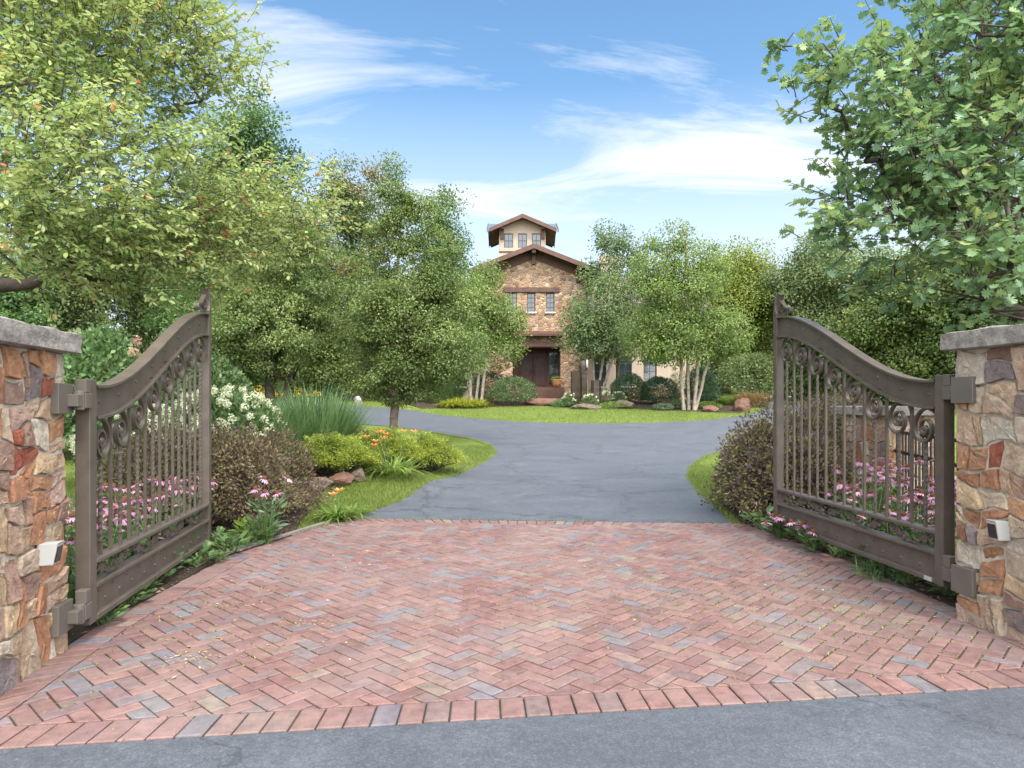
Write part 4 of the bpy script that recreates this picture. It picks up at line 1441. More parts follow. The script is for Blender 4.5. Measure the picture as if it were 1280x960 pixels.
gable_roof(TX0, TX1, tc, TE, TA, TY - .8, TY + 4.2, .13, .7, M_METALROOF)
# cross gable of the tower, ridge along x
mb = MB()
sl = (TA - TE) / 1.7; ym = TY + 1.7; xo0, xo1 = TX0 - .85, TX1 + .85
for s in (-1, 1):
    yo = ym + s * (1.7 + .7); zo = TE - .7 * sl
    for (xo, sg) in ((xo0, -1), (xo1, 1)):       # each slope dies into the valley with the front gable
        vs = [(tc, ym, TA - .02), (xo, ym, TA - .02), (xo, yo, zo - .02), (tc + sg * 2.38, yo, zo - .02)]
        vs += [(x, y, z + .13) for x, y, z in vs]
        mb.add(vs, [(7, 6, 5, 4), (0, 4, 5, 1), (1, 5, 6, 2), (2, 6, 7, 3), (3, 7, 4, 0)]); mb.add(vs[:4], [(0, 1, 2, 3)], 1)
cr = mb.build('roof', [M_METALROOF, M_DARKTIMBER], house)
mb = MB()
for xx, sd in ((xo0, -1), (xo1, 1)):
    mb = MB()
    for s in (-1, 1):
        yo = ym + s * (1.7 + .72); zo = TE - .72 * sl
        xa, xb = sorted((xx + sd * .003, xx + sd * .05))
        vs = [(xa, ym, TA - .13), (xb, ym, TA - .13), (xb, yo, zo - .13), (xa, yo, zo - .13)]
        vs += [(x, y, z + .30) for x, y, z in vs]
        mb.add(vs, [(0, 1, 2, 3), (7, 6, 5, 4), (0, 4, 5, 1), (1, 5, 6, 2), (2, 6, 7, 3), (3, 7, 4, 0)])
    mb.build('fascia', M_TIMBER, cr)
# wings of the house, set back
WY = 1.8
mb = MB()
rwin = [(4.15, 5.05, 2.6, 4.7), (5.9, 6.8, 2.6, 4.7), (7.6, 8.5, 2.6, 4.7), (4.4, 5.1, 6.2, 7.4)]
wall_holes(mb, HWR + .002, 11.5, ZB, 7.9, rwin, WY, .22)
mb.add([(11.5, WY, ZB), (11.5, WY + 8, ZB), (11.5, WY + 8, 7.9), (11.5, WY, 7.9)], [(0, 1, 2, 3)])
mb.build('wall', M_STUCCO, house)
mb = MB()
lwin = [(-5.3, -4.5, 2.6, 4.7), (-7.5, -6.6, 2.6, 4.7), (-5.3, -4.6, 6.3, 7.5)]
wall_holes(mb, -9.5, HWL - .002, ZB, 7.9, lwin, WY, .22)
mb.add([(-9.5, WY, ZB), (-9.5, WY, 7.9), (-9.5, WY + 8, 7.9), (-9.5, WY + 8, ZB)], [(0, 1, 2, 3)])
mb.build('wall', M_STUCCO, house)
for (a, b, c, d) in rwin + lwin: window(a, b, c, d, WY + .12, 2, 4)
mb = MB()
mb.box(HWR + .01, 11.52, WY - .02, WY - .001, ZB, 2.4)
mb.build('wall_base', M_HSTONE, house)
for (a, b) in ((HWR + .01, 12.2), (-10.2, HWL - .01)):
    mb = MB()
    for s in (-1, 1):
        ym_ = WY + 4; yo = ym_ + s * 4.7
        vs = [(a, ym_, 10.6), (b, ym_, 10.6), (b, yo, 7.75), (a, yo, 7.75)]
        vs += [(x, y, z + .16) for x, y, z in vs]
        mb.add(vs, [(0, 1, 2, 3), (7, 6, 5, 4), (0, 4, 5, 1), (1, 5, 6, 2), (2, 6, 7, 3), (3, 7, 4, 0)])
    mb.build('roof', M_ROOF, house)
# limestone chimney with clay pots
mb = MB()
mb.box(4.75, 6.15, 2.6, 3.6, 7.5, 11.2); mb.box(4.65, 6.25, 2.5, 3.7, 11.2, 11.45)
ch = mb.build('chimney', M_PINKSTUCCO, house)
for k in range(3):
    mb = MB(); mb.lathe([(.14, 11.45), (.12, 11.7), (.15, 11.85), (.10, 11.85)], 10, 0, (5.0 + k * .45, 3.1, 0)); mb.build('chimney_pot', M_POT, ch, True)

pot = thing('terracotta_pot', 'orange terracotta pot standing beside the front door steps', 'pot', (2.92, HY - .45, PZ - .004))
mb = MB(); mb.lathe([(0, 0), (.20, 0), (.30, .25), (.33, .45), (.36, .5), (.30, .5), (.27, .4), (0, .38)], 16)
mb.build('body', M_POT, pot, True)
rng = np.random.default_rng(8)
P = rng.normal(size=(160, 3)) * np.array([.14, .14, .06]) + np.array([0, 0, .52])
np_obj('foliage', [(*leaf_arrays('oval', P, rng.normal(size=P.shape) + np.array([0, 0, .8]), rng.normal(size=P.shape), np.full(160, .14), np.full(160, .07), rng.random(160)), 0)], [G['yellowgreen']], pot)


# ------------------------------------------------------------------ stones, columns, lamp
def rock(name, label, x, y, sx, sy, sz, mat, seed, sink=.25, group=None, cat='rock', rz=0):
    from mathutils import noise as mn
    bm = bmesh.new(); bmesh.ops.create_icosphere(bm, subdivisions=4, radius=1)
    o = Vector((seed * 5.3, seed * 2.9, seed))
    rs = random.Random(seed)
    planes = [(Vector((rs.gauss(0, 1), rs.gauss(0, 1), rs.gauss(0, .8))).normalized(), rs.uniform(.62, .85)) for _ in range(14)]
    for v in bm.verts:
        d = v.co.normalized(); r = 1.0
        for pn, pd in planes:
            q = d.dot(pn)
            if q > .05: r = min(r, pd / q)
        r += mn.noise(d * 2.2 + o) * .10 + mn.noise(d * 6 + o) * .035
        v.co = Vector((d.x * r * sx, d.y * r * sy, d.z * r * sz))
    me = bpy.data.meshes.new(name); bm.to_mesh(me); bm.free(); me.materials.append(mat)
    for p in me.polygons: p.use_smooth = True
    me.set_sharp_from_angle(angle=R(28))
    ob = link(bpy.data.objects.new(name, me)); ob.location = (x, y, gz(x, y) + sz * (1 - 2 * sink)); ob.rotation_euler = (0, 0, rz)
    return mark(ob, label, cat, group)


def placed(px, py):
    """ground point (with bed mounds) under a photo pixel"""
    k = (py - HOR) / FOC
    y = 3.0
    while y < 80:
        x = (px - 640) / FOC * y
        if EYE - k * y <= gz(x, y): return x, y
        y += .02
    return (px - 640) / FOC * 40, 40


x, y = placed(394, 611); rock('rock', 'low brown rock under the front of the gold juniper', x, y, .30, .16, .12, M_ROCK, 3, rz=.2)
x, y = placed(425, 606); rock('rock', 'flat reddish brown rock beside the daylily clump', x, y, .24, .15, .13, M_REDROCK, 4, rz=.5)
x, y = placed(447, 600); rock('rock', 'small grey brown rock tucked against the daylily leaves', x, y, .15, .13, .12, M_ROCK, 6)
x, y = placed(384, 616); rock('rock', 'small dark rock at the foot of the bronze shrub', x, y, .12, .10, .08, M_ROCK, 7)
x, y = placed(932, 515); rock('boulder', 'leaning red sandstone boulder beside the red grass', x, y + .6, .58, .42, .5, M_REDROCK, 9, .2, cat='boulder', rz=.4)
x, y = placed(683, 508); rock('stone_slab', 'flat red stone step in front of the round boxwood', x, y + .8, 1.35, .5, .28, M_REDROCK, 10, .35, cat='stone slab')
x, y = placed(890, 515); rock('boulder', 'low tan boulder between the right birch and red boulder', x, y + .3, .55, .4, .22, M_REDROCK, 12, .3, cat='boulder')
x, y = placed(783, 512); rock('boulder', 'low tan boulder near the shortest basalt column', x, y + .8, .7, .4, .3, M_ROCK, 13, .3, cat='boulder')
x, y = placed(735, 512); rock('boulder', 'long flat boulder at the feet of the basalt columns', x, y + .5, .9, .35, .2, M_ROCK, 14, .3, cat='boulder')
x, y = placed(446, 507.4); rock('boulder', 'small pale round boulder on the far side of the drive', x, y + .4, .26, .24, .30, M_PALEROCK, 15, .1, cat='boulder')


def basalt(label, px, py_base, top_py, d, r, seed, cap=False):
    x = (px - 640) / FOC * d
    z0 = gz(x, d)
    h = EYE - (top_py - HOR) / FOC * d - z0
    t = thing('basalt_column', label, 'stone column', (x, d, z0), seed * .7, 'basalt fountain columns')
    rs = random.Random(seed); mb = MB()
    ang_ = sorted([(k + rs.uniform(-.25, .25)) * math.pi / 3 for k in range(6)]); rr = [r * rs.uniform(.85, 1.1) for _ in range(6)]
    vs = []; m = 14
    for i in range(m + 1):
        s = (1 + rs.gauss(0, .025)) * (1.08 - .12 * i / m)
        for a, q in zip(ang_, rr): vs.append((q * s * math.cos(a), q * s * math.sin(a), -.1 + (h + .1) * i / m + (rs.gauss(0, .012) if i == m else 0)))
    vs.append((0, 0, h - .05))
    fs = [(i * 6 + k, i * 6 + (k + 1) % 6, (i + 1) * 6 + (k + 1) % 6, (i + 1) * 6 + k) for i in range(m) for k in range(6)]
    fs += [(m * 6 + k, m * 6 + (k + 1) % 6, (m + 1) * 6) for k in range(6)]
    mb.add(vs, fs)
    o = mb.build('shaft', M_BASALT, t)
    if cap:
        mb = MB()     # pale rim round a dark hollow, set on the column
        pts = [(.21 * math.cos(a), -.215, h + .24 + .25 * math.sin(a)) for a in np.linspace(-.6, math.pi + .6, 26)]
        mb.tube(pts, .05, 10)
        mb.build('carved_rim', M_PALEROCK, t, True)
        mb = MB(); mb.lathe([(.20, h - .05), (.24, h + .12), (.22, h + .34), (.12, h + .47), (0, h + .50)], 10); mb.build('carved_top', M_BASALT, t, True)
    return t


basalt('thick brown basalt column standing leftmost of the three', 719, 503, 464, 36, .265, 1)
basalt('tallest basalt column with pale carved rim on top', 729, 503, 462, 36.6, .23, 2, True)
basalt('shortest basalt column, set apart on the right of the three', 745, 503, 475, 36, .265, 3)
x, y = placed(903, 514)
lt = thing('path_light', 'small dark path light beside the right birch', 'path light', (x, y + 1, gz(x, y + 1)))
mb = MB(); mb.tube([(0, 0, 0), (0, 0, .62)], .022, 8); mb.build('stake', M_BLACKIRON, lt)
mb = MB(); mb.lathe([(.05, .60), (.20, .62), (.10, .72), (0, .74)], 12); mb.build('hood', M_BLACKIRON, lt, True)

exec_planting = True
# ------------------------------------------------------------------ near trees
P_ = lambda px, py, d, rx, ry, rz_: (*at(px, py, d), rx / FOC * d, ry, rz_ / FOC * d)
sb = [P_(50, 60, 6.6, 150, 1.5, 130), P_(190, 40, 6.9, 95, 1.2, 95), P_(90, 215, 6.2, 150, 1.5, 95), P_(235, 245, 7.0, 110, 1.3, 75), P_(335, 272, 7.6, 72, .8, 50), P_(385, 262, 7.9, 34, .5, 26),
      P_(185, 312, 6.8, 110, 1.2, 50), P_(60, 285, 5.9, 90, 1.0, 45), P_(30, 350, 7.6, 70, .5, 20), P_(-120, 150, 7.2, 190, 1.8, 220), P_(-40, -120, 7.2, 230, 1.8, 150), P_(180, -90, 7.3, 110, 1.2, 90), P_(250, 60, 7.4, 38, .5, 60)]
tree('serviceberry_tree', 'yellow-green serviceberry tree spreading over the left pillar and gate', (-5.35, 6.9), sb, G['serviceberry'], M_DARKBARK, 101, clumps=1250, cr=.32, leaf=(.064, .033),
     trunk_r=.085, tmpl='oval', top=(-5.2, 6.8, 3.6), rmin=.004, spray=(6, 12, .30), droop=.25, step=.32, start=.12, rexp=.62)
ok_ = [P_(1250, 130, 6.6, 150, 1.5, 150), P_(1170, 215, 6.3, 95, 1.2, 95), P_(1110, 190, 6.4, 50, .7, 80), P_(1200, 330, 6.2, 105, 1.1, 62), P_(1065, 120, 6.6, 48, .6, 45), P_(1020, 95, 6.6, 30, .35, 42), P_(985, 75, 6.7, 22, .25, 38),
       P_(990, 25, 6.7, 13, .2, 22), P_(1088, 60, 6.6, 26, .3, 40), P_(1150, 60, 6.8, 45, .5, 60), P_(1270, 390, 6.0, 70, .8, 26), P_(1420, 150, 7.2, 190, 1.7, 220), P_(1300, -120, 7.0, 200, 1.6, 140), P_(1070, 275, 6.3, 36, .5, 34), P_(1100, 330, 6.2, 30, .4, 30)]
tree('oak_tree', 'blue-green oak with lobed leaves reaching over the right pillar', (6.15, 7.0), ok_, G['oak'], M_DARKBARK, 103, clumps=560, cr=.27, leaf=(.102, .090),
     trunk_r=.16, tmpl='oak', top=(5.9, 6.8, 4.6), rmin=.007, spray=(5, 8, .22), droop=.3, step=.32, start=.25, upn=.8)

# ------------------------------------------------------------------ middle trees
def column_ells(px, d, spec):
    """spec rows: (py, half-width px); ellipsoids stacked up a trunk"""
    out = []
    for (dx, py, hw, hh) in spec:
        c = at(px + dx, py, d)
        out.append((c.x, c.y, c.z, hw / FOC * d, hw / FOC * d, hh / FOC * d))
    return out


d = 18.5
tree('pear_tree', 'full pear tree with single trunk in the juniper bed beside the drive', ((491 - 640) / FOC * d, d), column_ells(505, d, [(-14, 242, 22, 44), (8, 275, 34, 44), (-28, 330, 40, 56), (33, 335, 40, 52), (0, 390, 74, 56), (-20, 445, 62, 42), (38, 440, 66, 45), (62, 385, 36, 50), (-22, 216, 9, 24), (-8, 208, 8, 22), (14, 228, 8, 26), (32, 262, 10, 24), (0, 480, 50, 22), (-45, 478, 34, 20)]),
     G['pear'], M_BARK, 201, clumps=520, per=150, cr=.165, leaf=(.078, .046), trunk_r=.115, top=at(500, 240, d), step=.4, start=.22, rmin=.007)
d = 19.5
tree('pear_tree', 'pear tree with forked trunk behind the white hydrangea', ((345 - 640) / FOC * d, d), column_ells(350, d, [(10, 290, 45, 50), (-35, 360, 55, 60), (40, 350, 50, 60), (0, 420, 92, 55), (55, 440, 42, 40), (-60, 440, 40, 40), (60, 475, 40, 18), (-30, 470, 40, 18)]),
     G['pear'], M_DARKBARK, 202, clumps=520, per=150, cr=.18, leaf=(.08, .047), trunk_r=.14, step=.4, start=.12, rmin=.007,
     stems=[((-.05, 0), (at(325, 330, d) - Vector(((345 - 640) / FOC * d, d, gz(-6.7, d))))[:]), ((.08, 0), (at(385, 350, d) - Vector(((345 - 640) / FOC * d, d, gz(-6.7, d))))[:])])
d = 26
tree('linden_tree', 'tall dark green tree rising behind the serviceberry', ((305 - 640) / FOC * d, d), column_ells(310, d, [(0, 150, 34, 50), (-20, 210, 55, 60), (25, 220, 45, 60), (0, 300, 78, 80), (-50, 330, 60, 70), (0, 390, 85, 70)]),
     G['dark'], M_DARKBARK, 203, clumps=380, per=130, cr=.34, leaf=(.14, .09), trunk_r=.2, step=.7, start=.2)
d = 46
tree('maple_tree', 'tree with reddening top behind the two pear trees', ((445 - 640) / FOC * d, d), column_ells(445, d, [(0, 225, 32, 32), (-15, 270, 42, 45), (20, 290, 45, 50), (0, 360, 60, 70), (-20, 430, 60, 40)]),
     G['maple'], M_BARK, 204, clumps=300, per=120, cr=.48, leaf=(.19, .125), trunk_r=.22, step=.8, start=.2)
d = 41.5
tree('hornbeam_tree', 'slim dark tree close behind the single-trunk pear', ((556 - 640) / FOC * d, d), column_ells(557, d, [(0, 265, 20, 32), (-6, 320, 34, 50), (8, 380, 42, 60), (0, 440, 48, 40)]),
     G['dark'], M_DARKBARK, 205, clumps=220, per=120, cr=.42, leaf=(.17, .11), trunk_r=.15, step=.7, start=.2)

# birches on the island
def rel(px, py, d, bx, by):
    p = at(px, py, d); return (p.x - bx, p.y - by, p.z - gz(bx, by))


d = 34.5; bx = (862 - 640) / FOC * d
tree('birch_tree', 'bright green birch with pale multiple trunks on the island lawn', (bx, d), column_ells(852, d, [(0, 305, 26, 32), (-30, 335, 32, 38), (30, 330, 30, 36), (-5, 375, 62, 42), (-40, 415, 36, 36), (40, 415, 42, 34), (0, 430, 62, 30)]),
     G['birch'], M_BIRCHBARK, 211, clumps=400, per=110, cr=.29, leaf=(.13, .09), trunk_r=.085, rexp=.85, step=.6, start=.3, rmin=.012,
     stems=[((-.28, 0), rel(838, 300, d, bx, d)), ((.0, .2), rel(858, 285, d, bx, d)), ((.22, -.1), rel(880, 330, d, bx, d)), ((.30, .2), rel(905, 380, d, bx, d))])
d = 37.5; bx = (594 - 640) / FOC * d
tree('birch_tree', 'light green birch with three slim pale trunks behind the gold grass', (bx, d), column_ells(600, d, [(10, 345, 20, 26), (0, 375, 34, 34), (-15, 405, 36, 34), (28, 400, 28, 30), (0, 435, 50, 24)]),
     G['birch'], M_BIRCHBARK, 212, clumps=260, per=100, cr=.29, leaf=(.13, .09), trunk_r=.085, rexp=.85, step=.6, start=.35, rmin=.012,
     stems=[((-.22, 0), rel(585, 360, d, bx, d)), ((.05, .1), rel(602, 340, d, bx, d)), ((.30, -.05), rel(620, 370, d, bx, d))])
d = 39.5; bx = (742 - 640) / FOC * d
tree('birch_tree', 'sparse grey-green birch with many thin stems behind the basalt columns', (bx, d), column_ells(745, d, [(0, 365, 24, 26), (-15, 400, 32, 28), (20, 400, 28, 30), (0, 432, 42, 20)]),
     G['greybirch'], M_BIRCHBARK, 213, clumps=130, per=100, cr=.38, leaf=(.15, .10), trunk_r=.075, rexp=.85, step=.6, start=.3, rmin=.012,
     stems=[((-.3, 0), rel(722, 370, d, bx, d)), ((0, .1), rel(742, 350, d, bx, d)), ((.25, 0), rel(762, 365, d, bx, d)), ((.4, .1), rel(778, 400, d, bx, d))])
d = 43; bx = (772 - 640) / FOC * d
tree('locust_tree', 'tall airy green tree in front of the house chimney', (bx, d), column_ells(770, d, [(-5, 300, 28, 22), (18, 325, 30, 26), (-15, 350, 30, 26), (10, 375, 34, 30), (0, 420, 38, 30)]),
     G['greybirch'], M_BARK, 214, clumps=150, per=110, cr=.38, leaf=(.17, .11), trunk_r=.12, rexp=.8, step=.7, start=.35, rmin=.012)

# ------------------------------------------------------------------ background woodland, tree by tree
def big(name, label, px, d, top, bot, hw, mat, seed, clumps=280, per=190, leaf=(.175, .12), bark=M_DARKBARK, group='trees of the background woodland'):
    rs = random.Random(seed)
    hgt = bot - top
    spec = []
    for k in range(9):
        t = k / 8
        w = hw * (.42 + .62 * math.sin(math.pi * min(1, .12 + t * .80)))
        spec.append((rs.uniform(-.28, .28) * hw, top + hgt * (.09 + .80 * t), w * rs.uniform(.75, 1.0), hgt * .13))
    return tree(name, label, ((px - 640) / FOC * d, d), column_ells(px, d, spec), mat, bark, seed, clumps=clumps, per=per, cr=.013 * d, leaf=leaf, trunk_r=.22, step=1.0, start=.15, group=group)


w1 = big('woodland_tree', 'yellow-green tree just right of the bright birch', 926, 49, 306, 492, 58, G['yellowgreen'], 301, leaf=(.19, .12))
w2 = big('woodland_tree', 'dark round-topped tree above the tip of the right gate', 1012, 46, 303, 492, 70, G['wood'], 302)
w3 = big('woodland_tree', 'dense mid-green tree behind the middle of the right gate', 1085, 42, 318, 492, 75, G['wood'], 303)
w4 = big('woodland_tree', 'olive green tree between the right gate and the oak', 1150, 38, 315, 492, 75, G['pear'], 304)
w5 = big('woodland_tree', 'dark tree filling the gap left of the forked pear', 262, 34, 300, 495, 75, G['dark'], 305)
w6 = big('woodland_tree', 'green tree behind the forked pear beyond the drive', 385, 46, 280, 495, 70, G['wood'], 306)
big('woodland_tree', 'pale dry-topped tree peeking between the dark trees on the right', 1040, 56, 296, 480, 32, G['maple'], 309, clumps=120)
spots = [(w2, 1235, 36, 1.0, 'shaded green tree behind the right stone pillar'), (w3, 1320, 34, 1.0, 'green tree beyond the frame of the oak'), (w2, 890, 66, 1.15, 'distant tree behind the bright birch crown'), (w3, 975, 64, 1.0, 'far tree between the yellow-green and dark trees'),
         (w6, 190, 44, 1.0, 'green tree seen under the serviceberry branches'), (w6, 90, 40, .95, 'green tree above the left stone pillar'), (w5, -10, 36, 1.0, 'dark tree far left behind the serviceberry'), (w3, 470, 60, .9, 'far tree between the pear trunks'), (w2, 330, 60, 1.0, 'far tree behind the linden'), (w6, 560, 68, .8, 'far tree left of the house'), (w5, -120, 34, 1.0, 'dark tree outside the left pillar'), (w3, 1430, 36, 1.0, 'green tree outside the right pillar')]
for i, (src, px, d, s, lb) in enumerate(spots):
    copy_tree(src, (px - 640) / FOC * d, d, 1.3 + 1.7 * i, s, lb)
# understorey: shrubs along the wood edge
us1 = shrub('woodland_shrub', 'dense green shrub at the wood edge right of the island', 15.5, 44.5, 2.2, 1.8, 3.0, G['wood'], 401, 5200, (.16, .10), 'shrubs along the wood edge', cat='shrub')
ulist = [(19.5, 46, 1.2, 'green shrub behind the red grass'), (22.5, 41, 1.2, 'green shrub under the dark round-topped tree'), (25, 36, 1.15, 'green shrub seen through the right gate scrolls'), (24, 31, 1.1, 'green shrub behind the right hedge'), (22, 25, 1.0, 'green shrub seen between the right gate pickets'), (19, 19, .9, 'green shrub beyond the black fence'),
         (-11, 45, 1.25, 'green shrub across the drive beyond the pear'), (-15.5, 44, 1.25, 'green shrub left of the yellow flowers'), (-20, 42, 1.2, 'dark gap-filling shrub across the left lawn'), (-24, 36, 1.25, 'shrub at the far edge of the left lawn'), (-24, 29, 1.25, 'shrub behind the left gate pickets'), (-20, 23, 1.1, 'shrub beyond the left lawn near the pillar'), (-16, 18, .95, 'green shrub above the left pillar edge'), (-12, 14.5, .75, 'small green shrub behind the left pillar'), (-7, 46, 1.15, 'green shrub left of the house'), (13, 49, 1.2, 'green shrub right of the house')]
for i, (x, y, s, lb) in enumerate(ulist):
    copy_deep(us1, (x, y, gz(x, y)), i * 1.1, s, lb, 'shrubs along the wood edge')
# far-off wood that closes the horizon
rng = np.random.default_rng(77)
n = 26000
a = rng.uniform(-1.15, 1.15, n); rad = rng.uniform(78, 105, n)
hx = np.sin(a * 7) * .8 + np.sin(a * 17 + 1) * .9 + np.sin(a * 41) * .7
P = np.stack([np.sin(a) * rad, np.cos(a) * rad, 1.2 + rng.random(n) ** .8 * (10 + hx * 1.5)], 1)
L_ = .7 + .6 * rng.random(n)
a2 = rng.uniform(-1.1, 1.1, 12000); r2_ = rng.uniform(66, 76, 12000); m2 = np.abs(np.sin(a2) * r2_ - 1) > -1
P = np.concatenate([P, np.stack([np.sin(a2) * r2_, np.cos(a2) * r2_, 1.2 + 5.0 * rng.random(12000)], 1)]); L_ = np.concatenate([L_, .6 + .5 * rng.random(12000)]); a = None
o = np_obj('treeline', [(*leaf_arrays('diamond', P, rng.normal(size=P.shape), rng.normal(size=P.shape) + np.array([0, -.6, .6]), L_, L_ * .8, np.clip(rng.random(len(P)), 0, 1)), 0)], [G["wood"]])
mark(o, 'far wood closing the view behind the house', 'wood', kind='stuff')

# ------------------------------------------------------------------ shrubs and perennials
def clipped(name, label, px, d, hw, top, mat, seed, n=5000, leaf=(.07, .045), group=None, lump=.12, cat='shrub'):
    x = (px - 640) / FOC * d; z0 = gz(x, d); rx = hw / FOC * d
    h = EYE - (top - HOR) / FOC * d - z0
    return shrub(name, label, x, d, rx, rx * .9, h, mat, seed, n, leaf, group, lump, cat=cat, wild=.12)


clipped('boxwood', 'round green boxwood in front of the steps', 641, 37.2, 27, 473, G['boxwood'], 501, 6500, (.075, .05))
clipped('boxwood', 'darker boxwood behind the gold grass and birch trunks', 612, 40, 22, 466, G['darkshrub'], 502, 4500, (.08, .05))
clipped('yew_shrub', 'dark yew right of the basalt columns', 786, 38, 22, 470, G['darkshrub'], 503, 9500, (.075, .04))
clipped('yew_shrub', 'dark yew just left of the bright birch trunks', 824, 37.5, 22, 473, G['darkshrub'], 504, 9500, (.075, .04))
clipped('yew_shrub', 'tall dark yew behind the bright birch trunks', 876, 37.5, 21, 462, G['darkshrub'], 505, 9500, (.075, .04))
clipped('low_shrub', 'low pale green shrub at the foot of the bright birch', 850, 35.2, 15, 500, G['boxwood'], 506, 1800, (.06, .04))
clipped('low_shrub', 'low light green mound right of the bright birch', 884, 35.4, 16, 503, G['lily'], 507, 1800, (.07, .04))
clipped('low_shrub', 'grey-leaved low plant left of the bright birch', 828, 34.6, 13, 505, G['greyleaf'], 508, 1600, (.07, .03))
clipped('low_shrub', 'low green plant by the red stone step', 705, 36.2, 16, 500, G['perennial'], 509, 1600, (.07, .04))
clipped('low_shrub', 'low green plant between the boulders and the yews', 770, 35.6, 20, 503, G['lily'], 510, 1800, (.07, .04))
# clipped hedge block beyond the island
d = 45; x = (912 - 640) / FOC * d
hd = thing('clipped_hedge', 'square clipped green hedge beyond the island shrubs', 'hedge', (x, d, gz(x, d)))
rng = np.random.default_rng(511); n = 5200
q = rng.uniform(-1, 1, (n, 3)); ax = rng.integers(0, 3, n); q[np.arange(n), ax] = np.sign(q[np.arange(n), ax]) * (1 - .06 * rng.random(n))
P = q * np.array([1.75, .8, .62]) + np.array([0, 0, .75])
np_obj('foliage', [(*leaf_arrays('diamond', P, rng.normal(size=P.shape), q + rng.normal(size=P.shape) * .6, np.full(n, .10), np.full(n, .07), rng.random(n)), 0)], [G['boxwood']], hd)
mb = MB(); mb.box(-1.5, 1.5, -.6, .6, 0, 1.15); mb.build('stems', M_DARKBARK, hd)

# white annuals near the columns
for i, (px, d, lb) in enumerate(((712, 36.0, 'white flowers in front of the thick basalt column'), (737, 35.4, 'white flowers between the basalt columns'), (758, 37, 'white flowers right of the shortest column'), (773, 37, 'white flowers in front of the dark yew'))):
    x = (px - 640) / FOC * d
    s = shrub('white_flowers', lb, x, d, .38, .38, .62, G['perennial'], 520 + i, 700, (.09, .035), 'white flowers in the island bed', cat='flower')
    rng = np.random.default_rng(530 + i)
    np_obj('blossoms', [(*heads(rng, 14, .38, .38, .70, .05, 14, .06, .5), 0)], [M_WHITEFL], s)

grass_clump('gold_grass', 'mound of golden yellow grass at the island edge', (580 - 640) / FOC * 36.6, 36.6, 1.15, .95, G['goldgrass'], 541, 1700, .03, 1.3, .9)
grass_clump('tall_grass', 'tall dark green grass behind the gold mound', (556 - 640) / FOC * 39.5, 39.5, .9, 1.75, G['bluegrass'], 542, 1300, .03, .5, .4)
grass_clump('red_grass', 'red-tipped green grass behind the red boulder', (941 - 640) / FOC * 37, 37, .8, 1.1, G['redgrass'], 543, 1300, .03, .5, .4)
grass_clump('red_grass', 'green grass beside the small path light', (912 - 640) / FOC * 38, 38, .7, .8, G['lily'], 544, 1000, .03, .6, .5)
grass_clump('gold_grass', 'small yellow-green tuft between the basalt columns', (738 - 640) / FOC * 37.2, 37.2, .22, 1.0, G['goldgrass'], 545, 260, .03, .3, .3)

# left bed
hyd = shrub('hydrangea', 'hydrangea covered in cream-white flower heads behind the left gate tip', -4.75, 11.2, .86, .80, 1.26, G['hydrangea'], 551, 6500, (.085, .05), cat='shrub', tmpl='oval')
rng = np.random.default_rng(552)
np_obj('flower_heads', [(*heads(rng, 170, .89, .83, 1.30, .064, 50, .034, .36), 0)], [M_WHITEFL], hyd)
hyd2 = copy_deep(hyd, (-6.5, 11.8, gz(-6.5, 11.8)), 2.0, .95, 'second cream hydrangea behind the left gate pickets')
grass_clump('maiden_grass', 'tall blue-green grass nearest the hydrangea', -4.10, 11.5, .46, 1.36, G['bluegrass'], 561, 2200, .018, .62, .32)
grass_clump('maiden_grass', 'tall blue-green grass nearest the pear trunk', -3.50, 12.1, .52, 1.58, G['bluegrass'], 562, 2400, .018, .48, .28)
grass_clump('maiden_grass', 'low blue-green grass spilling behind the bronze shrub', -3.75, 10.5, .34, .85, G['bluegrass'], 563, 1100, .016, .8, .5)


